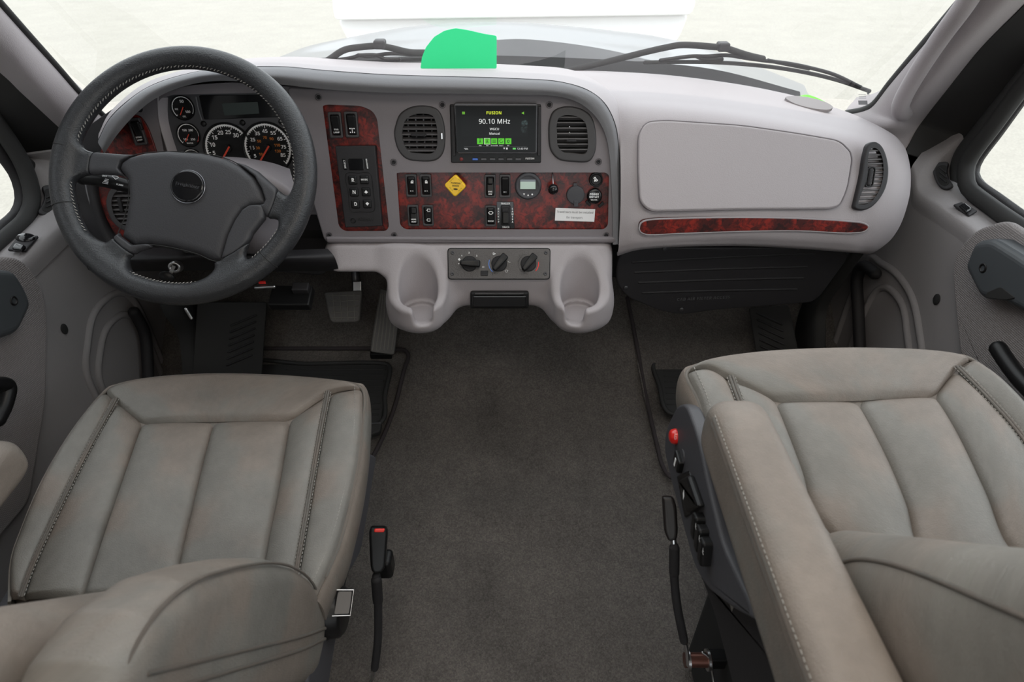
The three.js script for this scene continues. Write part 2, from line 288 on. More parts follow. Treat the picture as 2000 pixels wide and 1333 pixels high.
// windscreen: swept back glass between the cowl and the header
{
  const row = (y, z, bow, x0, x1) => { const r = []; for (let i = 0; i <= 6; i++) { const u = i / 6 * 2 - 1; r.push(V3(mix(x0, x1, i / 6), y - .0 * u * u, z + bow * u * u)); } return r; };
  struct('window_1', patch([row(.86, -1.69, .13, -1.0, .93), row(1.25, -1.22, .1, -.95, .88), row(1.63, -.84, .08, -.9, .83)], 24, 12), M.glass, 'windscreen glass');
}
const pane = (name, x, pts) => { const g = new THREE.ShapeGeometry(roundPath(pts, .03)); g.applyMatrix4(new THREE.Matrix4().makeBasis(V3(0, 0, 1), V3(0, 1, 0), V3(1, 0, 0))).translate(x, 0, 0); struct(name, g, M.glass); };
pane('window_2', XL - .035, [[-1.36, .95], [-1.42, .74], [-1.2, .725], [-.9, .72], [.04, .75], [.04, 1.53], [-.72, 1.53]]);
pane('window_3', XR + .035, [[-1.40, .98], [-1.46, .86], [-1.42, .76], [-1.12, .735], [.04, .75], [.04, 1.53], [-.78, 1.53]]);
pane('window_4', XL - .035, [[.22, .78], [1.22, .78], [1.22, 1.54], [.22, 1.54]]);
pane('window_5', XR + .035, [[.22, .78], [1.22, .78], [1.22, 1.54], [.22, 1.54]]);
{ const g = new THREE.ShapeGeometry(roundPath([[-.82, .83], [.75, .83], [.75, 1.52], [-.82, 1.52]], .08)).translate(0, 0, 1.43); struct('window_6', g, M.glass); }

// windscreen pillars: padded grey covers
{
  const t1 = struct('trim_1', null, null, 'grey padded cover on the left windscreen pillar');
  const a = [[-150, -155], [0, 15], [60, 82], [110, 137], [157, 190], [205, 235]].map(([x, y], i) => PX(x, y, [-.84, -.87, -.89, -.905, -.925, -.94][i]));
  const b = [[-150, -50], [0, 80], [50, 135], [95, 185], [137, 232], [190, 280]].map(([x, y], i) => PX(x, y, [-.85, -.885, -.9, -.915, -.94, -.955][i]));
  const c = [[-150, 20], [0, 142], [40, 180], [78, 215], [118, 252], [175, 305]].map(([x, y], i) => PX(x, y, [-.92, -.95, -.96, -.97, -.985, -1.0][i]));
  for (const l of [a, b, c]) l.unshift(l[0].clone().addScaledVector(l[0].clone().sub(l[1]).normalize(), .42));
  const back = a.map((p) => p.clone().add(V3(-.05, .02, -.07)));
  part(t1, 'pillar_cover', patch([back, a, b, c], 30, 24, .006), M.dash);
  part(t1, 'gasket', tube(a.map((p) => p.clone().add(V3(-.003, .0, -.012))), .007), M.rubber, 'black windscreen seal');
  const d = [[-150, 130], [0, 250], [25, 290], [48, 325], [75, 345], [110, 350]].map(([x, y], i) => PX(x, y, -1.045)); d.unshift(d[0].clone().addScaledVector(d[0].clone().sub(d[1]).normalize(), .42)); const e = c.map((p) => p.clone().add(V3(-.03, -.01, .0)));
  part(t1, 'door_frame', patch([c, e.map((p, i) => p.clone().lerp(d[i], .35).add(V3(-.05, 0, 0))), e.map((p, i) => p.clone().lerp(d[i], .7).add(V3(-.01, 0, 0))), d], 24, 18, .01), M.rubber, 'black door frame and seals');
}
{
  const t2 = struct('trim_2', null, null, 'grey padded cover on the right windscreen pillar');
  const a = [[2010, -145], [1887, 0], [1800, 100], [1742, 168], [1712, 206], [1690, 219], [1655, 226]].map(([x, y], i) => PX(x, y, [.78, .80, .825, .84, .85, .85, .845][i]));
  const b = [[2060, -110], [1935, 20], [1848, 115], [1790, 185], [1757, 228], [1735, 245], [1700, 262]].map(([x, y], i) => PX(x, y, [.79, .815, .835, .85, .86, .85, .845][i]));
  const c = [[2110, -110], [1988, 15], [1915, 90], [1850, 172], [1805, 230], [1786, 258], [1765, 300]].map(([x, y], i) => PX(x, y, [.86, .88, .90, .915, .925, .915, .90][i]));
  for (const l of [a, b, c]) l.unshift(l[0].clone().addScaledVector(l[0].clone().sub(l[1]).normalize(), .42));
  const back = a.map((p) => p.clone().add(V3(.05, .02, -.07)));
  part(t2, 'pillar_cover', patch([back, a, b, c], 36, 24, .006), M.dash);
  part(t2, 'gasket', tube(a.map((p) => p.clone().add(V3(.003, 0, -.01))), .011), M.rubber, 'black windscreen seal');
  const d = [[2140, 20], [2010, 150], [1955, 225], [1905, 292], [1884, 325], [1880, 350], [1890, 372]].map(([x, y], i) => PX(x, y, .975)); d.unshift(d[0].clone().addScaledVector(d[0].clone().sub(d[1]).normalize(), .42)); const e = c.map((p) => p.clone().add(V3(.03, -.01, 0)));
  part(t2, 'door_frame', patch([c, e.map((p, i) => p.clone().lerp(d[i], .35).add(V3(.05, 0, 0))), e.map((p, i) => p.clone().lerp(d[i], .7).add(V3(.01, 0, 0))), d], 24, 18, .01), M.rubber, 'black door frame and seals');
  const bar = [[1915, -40], [1885, 8], [1836, 75], [1790, 145], [1764, 192], [1758, 212], [1766, 222]].map(([x, y], i) => PX(x, y, [.765, .77, .785, .80, .815, .83, .86][i]));
  const g = single('grab_handle', tube(bar, .017, { rs: 14 }), M.dash, 'grey padded grab handle up the right windscreen pillar', 'grab handle');
}
// ---------------------------------------------------------------- added fill lamps under the ceiling, out of view, to brighten the cab
for (const [x, z, w, d] of [[.16, -.35, .7, .35], [-.035, .55, .9, .4]]) {
  const t = thing('added_fill_lamp', z < 0 ? 'added white fill lamp under the ceiling over the front seats' : 'added white fill lamp under the ceiling over the rear of the cab', 'lamp', undefined);
  part(t, 'frame', rbox(w + .04, .02, d + .04, .008).translate(x, 1.652, z), M_shell);
  part(t, 'fill_lens', rbox(w, .01, d, .004).translate(x, 1.64, z), mat({ color: [.8, .8, .8], roughness: .5, emissive: 0xfff6ea, emissiveIntensity: .8 }));
  const l = new THREE.RectAreaLight(0xfff6ea, z < 0 ? 3.9 : 3.2, w, d); l.position.set(x, 1.632, z); l.lookAt(x, 0, z); scene.add(l);
}
// ---------------------------------------------------------------- doors
function makeDoor(n, s) { // s = -1 left, 1 right
  const left = s < 0, xi = left ? -.97 : .90, xw = left ? XL : XR, L = (a) => a.map(([x, y, X]) => PX(x, y, X));
  const d = struct('door_' + n, null, null, left ? 'grey moulded door beside the driver seat' : 'grey moulded door beside the passenger seat');
  const A = left ? [[40, 300], [58, 308], [46, 330], [62, 390], [50, 427], [15, 462], [-60, 525], [-260, 690]] : [[1835, 256], [1860, 258], [1882, 270], [1868, 330], [1885, 370], [1932, 408], [2000, 457], [2160, 570]];
  const B = left ? [[150, 296], [175, 330], [185, 365], [160, 405], [117, 449], [58, 504], [-30, 590], [-240, 790]] : [[1780, 328], [1781, 336], [1784, 352], [1792, 385], [1835, 413], [1889, 450], [1965, 515], [2150, 680]];
  const a = A.map(([x, y]) => PX(x, y, xw + s * .01)), b = B.map(([x, y]) => PX(x, y, xi)); for (const l of [a, b]) { const p = l.at(-1); l.push(V3(p.x, p.y, p.z + .3), V3(p.x, p.y, .16)); }
  const m = a.map((p, i) => p.clone().lerp(b[i], .8).add(V3(0, .008, 0))), under = b.map((p) => p.clone().add(V3(s * .003, -.035, 0)));
  part(d, 'window_ledge', patch([a, m, b, under], 48, 16, .005), M.door);
  // inner face of the door
  const fr = frame(V3(xi, 0, 0), V3(-s, 0, 0)), W2 = (z, y) => [left ? -z : z, y];
  const top = b.map((p) => W2(p.z, p.y - .012)); if (!left) top; 
  const face = new THREE.Shape([W2(-1.47, .12), W2(-1.48, .45), W2(-1.44, .72), ...top, W2(.2, .72), W2(.2, .12)].map((p) => new THREE.Vector2(...p)));
  part(d, 'inner_panel', boxUV(slab(face, .03, .004).translate(0, 0, -.032).applyMatrix4(fr.m)), M.door);
  // ribbed fabric insert
  const ins = left ? [[-160, 560], [-40, 512], [10, 500], [45, 506], [70, 535], [88, 572], [95, 625], [92, 790], [60, 980], [-200, 1300]] : [[2160, 600], [2010, 462], [1960, 430], [1905, 448], [1866, 489], [1857, 530], [1863, 600], [1871, 677], [1890, 800], [2160, 1300]];
  part(d, 'fabric_insert', boxUV(plate(fr, ins, { z0: -.004, depth: .02, bevel: .008, r: .02, w: .016, seg: 5 })), M.fabric, 'ribbed grey cloth insert');
  // window seal
  const seal = (left ? [[-60, 170], [0, 250], [48, 328], [63, 388], [52, 424], [18, 458], [-60, 520], [-200, 620]] : [[2060, 90], [2000, 165], [1945, 240], [1890, 318], [1886, 345], [1892, 368], [1936, 404], [2005, 452], [2120, 530]]).map(([x, y]) => PX(x, y, xw - s * .008));
  { const p = seal.at(-1); seal.push(V3(p.x, p.y, p.z + .3), V3(p.x, p.y, .1)); }
  part(d, 'window_seal', tube(seal, .016, { rs: 10 }), M.rubber, 'black rubber seal round the window');
  const inner = (left ? [[-40, 240], [0, 298], [32, 345], [42, 388], [34, 415], [0, 447], [-60, 500], [-200, 600]] : [[2040, 130], [2000, 185], [1950, 255], [1905, 318], [1900, 340], [1908, 358], [1950, 390], [2005, 430], [2110, 500]]).map(([x, y]) => PX(x, y, xw + s * .02));
  { const p = inner.at(-1); inner.push(V3(p.x, p.y, p.z + .3), V3(p.x, p.y, .1)); }
  part(d, 'glass_run', tube(inner, .012, { rs: 8 }), M.charcoal);
  part(d, 'window_surround', patch([seal, seal.map((p, i) => p.clone().lerp(inner[i], .5).add(V3(-s * .006, .002, 0))), inner], 40, 8, .004), mat({ color: [.1, .115, .11], roughness: .4 }), 'satin grey window surround');
  // pull handle
  const hp = left ? [[-120, 520], [0, 527], [22, 530], [42, 560], [56, 595], [30, 650], [5, 660], [-120, 690]] : [[1890, 522], [1911, 471], [1947, 465], [2000, 497], [2120, 580], [2120, 690], [2000, 606], [1965, 588], [1922, 584]];
  const ph = part(d, 'pull_handle', plate(fr, hp, { z0: .0, depth: .05, bevel: .014, r: .015, w: .04, seg: 5 }), mat({ color: [.05, .056, .062], roughness: .5 }), 'dark grey pull handle');
  const hole = left ? [27, 588] : [1920, 524];
  part(ph, 'screw_hole', fr.putpx(lathe([[.0001, -.002], [.005, -.002], [.0055, .0015], [.0075, .002], [.009, .0005], [.009, -.003]]), ...hole, .05), M.black);
  if (!left) part(ph, 'grip_recess_shade', plate(fr, [[1928, 572], [1955, 560], [1985, 583], [1965, 586], [1925, 582]], { z0: .04, depth: .0115, bevel: .001, r: .006, w: .05 }), M.matte);  // flat black plate painted as the shade inside the grip
  // lever and round plug
  const lev = left ? [[-60, 760], [-10, 752], [14, 755], [8, 790], [-6, 820]] : [[1950, 682], [1965, 705], [1990, 738], [2040, 790], [2100, 850]];
  part(d, 'door_lever', tube(lev.map(([x, y]) => PX(x, y, xi - s * .06)), .014, { rs: 12 }), M.black, 'black door lever');
  part(d, 'plug', fr.putpx(new THREE.SphereGeometry(.0125, 24, 12).scale(left ? .75 : .8, 1, .25), ...(left ? [126, 643] : [1829, 585]), .0), M.matte, 'round black plug');
  // map pocket with a rounded raised rim
  const rim = (left ? [[168, 730], [170, 670], [180, 618], [205, 585], [236, 572], [262, 590]] : [[1800, 720], [1796, 640], [1782, 580], [1752, 535], [1722, 515], [1700, 505]]).map(([x, y]) => PX(x, y, xi + s * .002));
  const rim2 = (left ? [[192, 740], [194, 690], [203, 650], [222, 625], [245, 615], [268, 630]] : [[1775, 720], [1772, 640], [1765, 600], [1745, 570], [1725, 562], [1708, 575]]).map(([x, y]) => PX(x, y, xi + s * .002));
  for (const r of [rim, rim2]) { const e = r.map((p) => p.clone()); e.unshift(V3(e[0].x, .14, e[0].z)); e.push(V3(e.at(-1).x, .14, e.at(-1).z)); part(d, 'pocket_rim', tube(e, .009, { rs: 8 }), M.door); }
  const gh = (left ? [[262, 610], [282, 650], [288, 700], [290, 760]] : [[1710, 535], [1685, 520], [1674, 545], [1676, 600], [1680, 700]]).map(([x, y]) => PX(x, y, xi - s * .02));
  part(d, 'grab_bar', tube(gh, .014, { rs: 12 }), M.charcoal, 'dark grey grab bar at the door front');
  // ledge fittings
  const lf = left ? frame(PX(60, 455, -1.01).add(V3(0, .011, 0)), V3(.18, 1, .05), V3(0, 0, -1)) : frame(PX(1870, 400, .94).add(V3(0, .012, 0)), V3(-.18, 1, .08), V3(0, 0, -1));
  if (left) {
    const sw = part(d, 'mirror_switch', plate(lf, [[14, 487], [36, 459], [75, 460], [49, 489]], { z0: .0, depth: .006, bevel: .002, r: .003 }), M.charcoal, 'black mirror adjuster on the ledge');
    part(sw, 'control_pad', lf.putpx(new THREE.SphereGeometry(.016, 24, 14).scale(1.1, .9, .45), 50, 465, .006), M.gloss);
    part(sw, 'selector', plate(lf, [[22, 484], [29, 474], [50, 478], [43, 487]], { z0: .004, depth: .009, bevel: .003, r: .004 }), M.gloss);
  } else {
    const sw = part(d, 'window_switch', plate(lf, [[1862, 399], [1878, 394], [1910, 411], [1893, 421]], { z0: .0, depth: .005, bevel: .002, r: .003 }), M.charcoal, 'black window switch on the ledge');
    part(sw, 'rocker', plate(lf, [[1873, 400], [1885, 395], [1900, 407], [1888, 414]], { z0: .003, depth: .008, bevel: .003, r: .005 }), M.gloss);
  }
  const vf = left ? frame(PX(92, 395, -1.02), V3(.75, .55, .3)) : frame(PX(1838, 343, .945), V3(-.75, .55, .3));
  const vo = left ? [[84, 364], [104, 363], [112, 380], [112, 410], [104, 421], [84, 420], [76, 414], [84, 398], [88, 382]] : [[1822, 323], [1833, 317], [1851, 317], [1849, 330], [1852, 348], [1860, 362], [1850, 369], [1838, 367], [1826, 350]];
  const vent = part(d, 'air_vent', plate(vf, vo, { z0: -.004, depth: .009, bevel: .002, smooth: true }), M.charcoal, 'small black demister vent');
  const vi = vo.map(([x, y]) => { const [cx, cy] = left ? [97, 392] : [1840, 343]; return [cx + (x - cx) * .68, cy + (y - cy) * .76]; });
  part(vent, 'opening', plate(vf, vi, { z0: .003, depth: .003, bevel: .0005, smooth: true }), M.matte);
  for (const k of [-1, 0, 1]) part(vent, 'vane', vf.putpx(rbox(.022, .0025, .004, .001), left ? 99 : 1842, (left ? 393 : 343) + k * 9 - 1, .008, left ? 0 : -.25), M.charcoal);
  if (!left) { // demister slot along the top of the door panel
    const sf = frame(PX(1985, 470, .91), V3(-.5, .85, .1), V3(-.5, 0, .9));
    const sl = part(d, 'louvre_strip', plate(sf, [[1945, 443], [1955, 437], [1972, 443], [2050, 505], [2050, 530], [1990, 487]], { z0: 0, depth: .006, bevel: .002, r: .006 }), M.charcoal, 'black slatted strip');
    for (let i = 0; i < 5; i++) part(sl, 'slat', sf.putpx(rbox(.003, .02, .006, .001), 1960 + i * 14, 450 + i * 10, .006, .3), M.black);
  }
  return d;
}
makeDoor(1, -1); makeDoor(2, 1);
// ---------------------------------------------------------------- dashboard
const T14 = 14 * Math.PI / 180;
const FP = frame(P(968, 260, 1.2), V3(0, Math.sin(T14), Math.cos(T14)));      // plane of the centre panel
const FC = frame(P(975, 515, 1.28), V3(0, Math.sin(35 * Math.PI / 180), Math.cos(35 * Math.PI / 180))); // plane of the console face
const dash = thing('dashboard', 'grey moulded truck dashboard with dark red burl panels across the cab', 'dashboard');
const onP = (l, w = 0) => l.map(([x, y]) => FP.px(x, y, w));
// the arched brow over the centre panel, the light top behind it
{
  const K0 = [[196, 262], [216, 222], [258, 182], [300, 157], [360, 138], [430, 126], [545, 121], [640, 127], [760, 133], [900, 134], [1020, 139], [1110, 146], [1170, 165], [1205, 195], [1222, 240], [1226, 300], [1226, 400], [1224, 478]];
  const K1 = [[192, 274], [214, 232], [256, 192], [298, 166], [358, 146], [428, 134], [545, 130], [640, 138], [760, 146], [900, 150], [1020, 154], [1095, 160], [1150, 177], [1182, 203], [1202, 245], [1209, 300], [1211, 400], [1209, 478]];
  const K2 = [[198, 290], [222, 248], [262, 207], [302, 178], [360, 157], [428, 146], [545, 150], [640, 160], [760, 168], [900, 171], [1020, 174], [1085, 178], [1132, 190], [1164, 213], [1186, 250], [1197, 300], [1202, 400], [1203, 478]];
  const K3 = [[204, 300], [230, 262], [268, 220], [308, 190], [362, 168], [430, 158], [545, 165], [640, 175], [760, 181], [900, 183], [1020, 185], [1078, 187], [1122, 197], [1155, 219], [1178, 252], [1190, 300], [1196, 400], [1197, 478]];
  const tb = [1.30, 1.30, 1.30, 1.31, 1.33, 1.35, 1.37, 1.38, 1.39, 1.39, 1.38, 1.35, 1.30, 1.255, 1.235, 1.23, 1.25, 1.275];
  const pr = [.055, .06, .07, .075, .075, .07, .062, .056, .05, .048, .046, .04, .03, .022, .016, .012, .01, .01];
  const top = K0.map(([x, y], i) => P(x, y, tb[i])), crease = K1.map(([x, y], i) => FP.px(x, y, pr[i] * .55)), lip = K2.map(([x, y], i) => FP.px(x, y, pr[i])), low = K3.map(([x, y], i) => FP.px(x, y, pr[i] * .85)), inn = K3.map(([x, y], i) => FP.px(x, y, 0).add(V3(0, i < 12 ? .004 : 0, -.012)));
  const back = top.map((p, i) => p.clone().add(V3(0, -.02, -.04)).lerp(p.clone().add(V3(0, -.016, -.125)), sm(1.5, 5, i) * sm(15, 11.5, i)));
  part(dash, 'dash_top', patch([back, top, top.map((p, i) => p.clone().lerp(crease[i], .5).add(V3(0, .004, 0))), crease], 120, 16, .004), M.dash, 'light grey dash top below the windscreen');
  part(dash, 'brow', patch([crease, crease.map((p, i) => p.clone().lerp(lip[i], .5).add(V3(0, .003, .003))), lip, low], 140, 18, .004), M.brow, 'blue grey arched hood over the centre panel');
  part(dash, 'brow_underside_shade', patch([low, low.map((p, i) => p.clone().lerp(inn[i], .5)), inn], 120, 6, .003), M.charcoal);  // underside coloured charcoal for the shade below the overhang
  part(dash, 'edge_seam', tube(crease.map((p) => p.clone().add(V3(0, -.0005, 0))), .0012, { n: 160, rs: 6 }), M.charcoal);
}
// passenger side body
{
  const cols = [1203, 1240, 1330, 1450, 1560, 1640, 1700, 1745, 1768, 1778];
  const R = [
    [[1110, 146, 1.40], [1180, 146, 1.42], [1320, 154, 1.45], [1450, 170, 1.47], [1545, 187, 1.48], [1610, 205, 1.48], [1660, 221, 1.46], [1700, 238, 1.42], [1735, 258, 1.37], [1752, 275, 1.34]],
    [[1150, 166, 1.33], [1215, 168, 1.34], [1330, 176, 1.35], [1450, 191, 1.37], [1545, 207, 1.38], [1620, 225, 1.37], [1672, 240, 1.35], [1715, 254, 1.32], [1750, 270, 1.30], [1768, 290, 1.30]],
    [[1190, 196, 1.24], [1240, 192, 1.24], [1335, 198, 1.25], [1450, 212, 1.265], [1550, 229, 1.28], [1628, 246, 1.28], [1685, 260, 1.27], [1732, 274, 1.26], [1764, 296, 1.27], [1777, 322, 1.30]],
    [[1208, 240, 1.205], [1250, 226, 1.19], [1340, 228, 1.192], [1450, 240, 1.20], [1560, 258, 1.21], [1640, 273, 1.215], [1695, 286, 1.215], [1740, 302, 1.215], [1768, 325, 1.24], [1779, 350, 1.29]],
    [[1212, 320, 1.205], [1250, 310, 1.195], [1340, 312, 1.195], [1450, 318, 1.20], [1560, 328, 1.205], [1640, 338, 1.21], [1690, 346, 1.21], [1732, 355, 1.215], [1760, 372, 1.24], [1776, 385, 1.29]],
    [[1212, 400, 1.225], [1250, 396, 1.215], [1340, 398, 1.215], [1450, 402, 1.215], [1560, 406, 1.22], [1640, 412, 1.225], [1685, 416, 1.228], [1718, 420, 1.235], [1745, 428, 1.26], [1762, 432, 1.30]],
    [[1210, 450, 1.245], [1250, 450, 1.232], [1340, 448, 1.23], [1450, 447, 1.23], [1560, 449, 1.235], [1640, 454, 1.24], [1678, 458, 1.248], [1704, 462, 1.26], [1725, 465, 1.28], [1742, 466, 1.31]],
    [[1208, 486, 1.27], [1250, 478, 1.25], [1340, 472, 1.248], [1450, 470, 1.25], [1560, 474, 1.255], [1640, 480, 1.262], [1672, 484, 1.27], [1692, 486, 1.285], [1706, 488, 1.30], [1716, 488, 1.32]],
    [[1206, 500, 1.31], [1250, 488, 1.285], [1340, 482, 1.28], [1450, 481, 1.285], [1560, 486, 1.29], [1640, 492, 1.295], [1666, 494, 1.30], [1680, 495, 1.315], [1692, 496, 1.33], [1700, 496, 1.345]],
    [[1206, 496, 1.40], [1250, 484, 1.40], [1340, 478, 1.40], [1450, 476, 1.40], [1560, 482, 1.40], [1640, 488, 1.40], [1664, 490, 1.40], [1678, 492, 1.40], [1690, 493, 1.40], [1698, 494, 1.40]],
  ].map((r) => r.map(([x, y, t]) => P(x, y, t)));
  R.unshift(R[0].map((p) => p.clone().add(V3(0, -.02, -.12))));
  part(dash, 'passenger_fascia', patch(R, 110, 110, .004), M.dash, 'light grey padded fascia on the passenger side');
  // plane fitted to the fascia front for the lid, the strip and the vent
  const A = P(1260, 310, 1.193), B = P(1640, 338, 1.208), C = P(1450, 402, 1.213);
  const n = B.clone().sub(A).cross(C.clone().sub(A)).normalize(); if (n.z < 0) n.negate();
  const fg = frame(A, n);
  const lid = [[1262, 238], [1300, 235], [1450, 245], [1560, 261], [1640, 275], [1662, 298], [1664, 315], [1655, 370], [1640, 402], [1622, 408], [1450, 409], [1270, 413], [1250, 395], [1246, 330], [1247, 262]];
  const S = (x, y) => { // spot on the fascia: walk the sight line to the front surface
    const r = [[1208, 240, 1.205], [1450, 240, 1.20], [1740, 302, 1.215]]; return fg.px(x, y, 0); };
  part(dash, 'lid_gap', tube(roundPath(lid.map(([x, y]) => fg.uv(x, y, .003)), .03).getPoints(6).map((p) => fg.at(p.x, p.y, .0035)), .0016, { closed: true, n: 240, rs: 6 }), M.trim);
  part(dash, 'glovebox_lid', plate(fg, lid, { z0: -.012, depth: .0185, bevel: .004, r: .03, w: .006, seg: 4 }), M.dash, 'flat grey glovebox lid with rounded corners');
  const W = [[1252, 436], [1262, 431], [1330, 427], [1450, 425], [1560, 427], [1650, 432], [1688, 437], [1696, 444], [1690, 451], [1668, 455], [1560, 451], [1450, 452], [1330, 456], [1258, 457], [1249, 449]];
  const A2 = P(1260, 442, 1.226), B2 = P(1680, 444, 1.24), C2 = P(1450, 475, 1.248), n2 = B2.clone().sub(A2).cross(C2.clone().sub(A2)).normalize(); if (n2.z < 0) n2.negate();
  const fs = frame(A2.clone().addScaledVector(n2, 0), n2);
  part(dash, 'burl_strip', boxUV(plate(fs, W, { z0: -.02, depth: .0285, bevel: .002, smooth: true })), M.wood, 'long dark red burl strip');
  part(dash, 'strip_border', tube(W.map(([x, y]) => fs.px(x, y, .0065)), .0022, { closed: true, n: 160, rs: 6 }), M.dash);
  // demister patch on the top
  const sp = [[1540, 187], [1575, 189], [1610, 197], [1626, 208], [1618, 214], [1585, 212], [1550, 203], [1532, 192]].map(([x, y]) => P(x, y, 1.42));
  const nT = V3(0, 1, .25), fT = frame(P(1580, 200, 1.402), nT, V3(0, 0, -1));
  part(dash, 'speaker_grille', plate(fT, [[1534, 190], [1550, 187], [1585, 191], [1612, 199], [1627, 209], [1618, 214], [1585, 211], [1550, 201]], { z0: -.006, depth: .0072, bevel: .0006, smooth: true }), mat({ color: [.25, .235, .24], roughness: .8 }), 'oval perforated grille');
}
// centre panel with its openings
const WOOD_L = [[629, 208], [640, 205], [706, 208], [729, 219], [738, 236], [761, 440], [754, 450], [673, 450], [660, 439]];
const WOOD_C = [[776, 337], [784, 335], [1180, 335], [1188, 342], [1186, 440], [1176, 450], [795, 450], [783, 440]];
const VENT_L = [[771, 262], [774, 243], [782, 224], [802, 211], [830, 208], [853, 215], [864, 235], [868, 274], [863, 300], [850, 312], [820, 314], [794, 309], [779, 293]];
const VENT_R = [[1073, 262], [1075, 234], [1083, 218], [1104, 210], [1136, 215], [1155, 231], [1163, 268], [1160, 300], [1150, 314], [1120, 315], [1092, 310], [1077, 293]];
const grow = (l, k) => { const cx = l.reduce((s, p) => s + p[0], 0) / l.length, cy = l.reduce((s, p) => s + p[1], 0) / l.length; return l.map(([x, y]) => { const d = Math.hypot(x - cx, y - cy); return [cx + (x - cx) * (d + k) / d, cy + (y - cy) * (d + k) / d]; }); };
{
  const out = [[558, 170], [700, 176], [1072, 180], [1122, 188], [1160, 212], [1185, 250], [1196, 300], [1201, 380], [1203, 474], [634, 474], [612, 400], [592, 300], [575, 215]];
  part(dash, 'centre_panel', plate(FP, out, { z0: -.009, depth: .012, bevel: .0035, r: .012, w: .003, seg: 4, holes: [{ px: grow(WOOD_L, 5), r: .012 }, { px: grow(WOOD_C, 5), r: .01 }, { px: grow(VENT_L, 3), smooth: true }, { px: grow(VENT_R, 3), smooth: true }, { px: [[877, 203], [1058, 203], [1058, 319], [880, 319]], r: .004 }] }), M.trim, 'dark grey centre panel');
  part(dash, 'burl_panel', boxUV(plate(FP, grow(WOOD_L, 6), { z0: -.012, depth: .007, bevel: .001, r: .012 })), M.wood, 'narrow burl panel round the gear selector');
  part(dash, 'burl_panel', boxUV(plate(FP, grow(WOOD_C, 6), { z0: -.012, depth: .007, bevel: .001, r: .01 })), M.wood, 'wide burl panel below the radio');
  part(dash, 'lower_rail', plate(FP, [[634, 463], [1204, 463], [1206, 476], [637, 476]], { z0: -.02, depth: .03, bevel: .006, r: .006, seg: 5 }), M.trim);
  const sg = lathe([[.0001, .0004], [.0012, .0004], [.0016, .0018], [.003, .0022], [.004, .0014], [.0044, -.001], [.0056, -.001], [.0062, .001], [.0064, .0005]], 28);
  for (const [x, y] of [[622, 190], [864, 205], [1073, 205], [769, 317], [1169, 316], [770, 460], [643, 460], [1184, 460]]) part(dash, 'screw', FP.putpx(sg, x, y, .0035), M.charcoal);
}
// driver side backing, cluster surround, side burl with vent
const FD = frame(FP.at(0, 0, -.045), FP.n);
{
  part(dash, 'driver_fascia', plate(FD, [[150, 262], [215, 215], [300, 160], [430, 130], [600, 150], [620, 300], [650, 480], [640, 540], [400, 520], [235, 500], [165, 430]], { z0: -.06, depth: .02, bevel: .003, r: .03 }), M.charcoal, 'dark fascia behind the steering wheel');
  part(dash, 'cluster_surround', plate(FD, [[232, 250], [262, 206], [300, 182], [370, 166], [450, 160], [560, 168], [640, 168], [650, 330], [650, 420], [300, 420], [288, 330], [262, 232]], { z0: -.012, depth: .012, bevel: .002, r: .02, holes: [{ px: [[304, 206], [312, 190], [330, 183], [580, 178], [600, 190], [612, 330], [600, 360], [345, 340], [318, 300]], r: .012 }] }), M.trim, 'dark grey cluster surround');
  const wl = [[196, 296], [212, 266], [238, 236], [258, 225], [272, 227], [286, 245], [298, 275], [306, 300], [318, 340], [310, 420], [262, 470], [240, 474], [214, 440], [194, 385]];
  part(dash, 'burl_panel', boxUV(plate(FD, wl, { z0: -.012, depth: .016, bevel: .0015, smooth: true, holes: [{ px: [[210, 398], [216, 372], [236, 360], [262, 368], [272, 400], [262, 436], [244, 448], [222, 432]], smooth: true }] })), M.wood, 'curved burl panel left of the gauges');
  part(dash, 'edge_trim', tube([[168, 345], [172, 372], [184, 412], [200, 446], [216, 478]].map(([x, y]) => FD.px(x, y, .01)), .004, { rs: 8 }), M.brow);
  part(dash, 'end_panel', patch([[[150, 300], [150, 360], [158, 420], [180, 470], [216, 505]].map(([x, y]) => FD.px(x, y, -.03)), [[172, 300], [174, 360], [188, 420], [206, 468], [238, 500]].map(([x, y]) => FD.px(x, y, .012)), [[196, 296], [194, 370], [212, 436], [238, 474], [260, 496]].map(([x, y]) => FD.px(x, y, -.002))], 24, 12, .004), M.charcoal);
  const sg = lathe([[.0001, .0004], [.0012, .0004], [.0016, .0018], [.003, .0022], [.004, .0014], [.0044, -.001], [.0056, -.001], [.0062, .001]], 28);
  part(dash, 'screw', FD.putpx(sg, 273, 213, .001), M.charcoal);
  // knee panel under the wheel, black underside
  const k = [[[232, 478, 1.20], [330, 486, 1.20], [420, 490, 1.20], [520, 490, 1.21], [640, 486, 1.24]], [[238, 500, 1.15], [330, 500, 1.15], [420, 496, 1.15], [520, 502, 1.17], [652, 500, 1.23]], [[246, 516, 1.16], [330, 514, 1.16], [420, 508, 1.17], [520, 514, 1.19], [658, 516, 1.25]], [[250, 530, 1.25], [330, 530, 1.25], [420, 528, 1.25], [520, 530, 1.26], [662, 530, 1.3]]].map((r) => r.map(([x, y, t]) => P(x, y, t)));
  part(dash, 'knee_panel', patch(k, 40, 14, .004), M.charcoal, 'dark grey knee panel');
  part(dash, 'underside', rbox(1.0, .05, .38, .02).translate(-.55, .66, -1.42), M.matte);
  part(dash, 'centre_backing', rbox(.56, .26, .1, .01).rotateX(-T14).translate(-.08, .82, -1.30), M.matte);
}
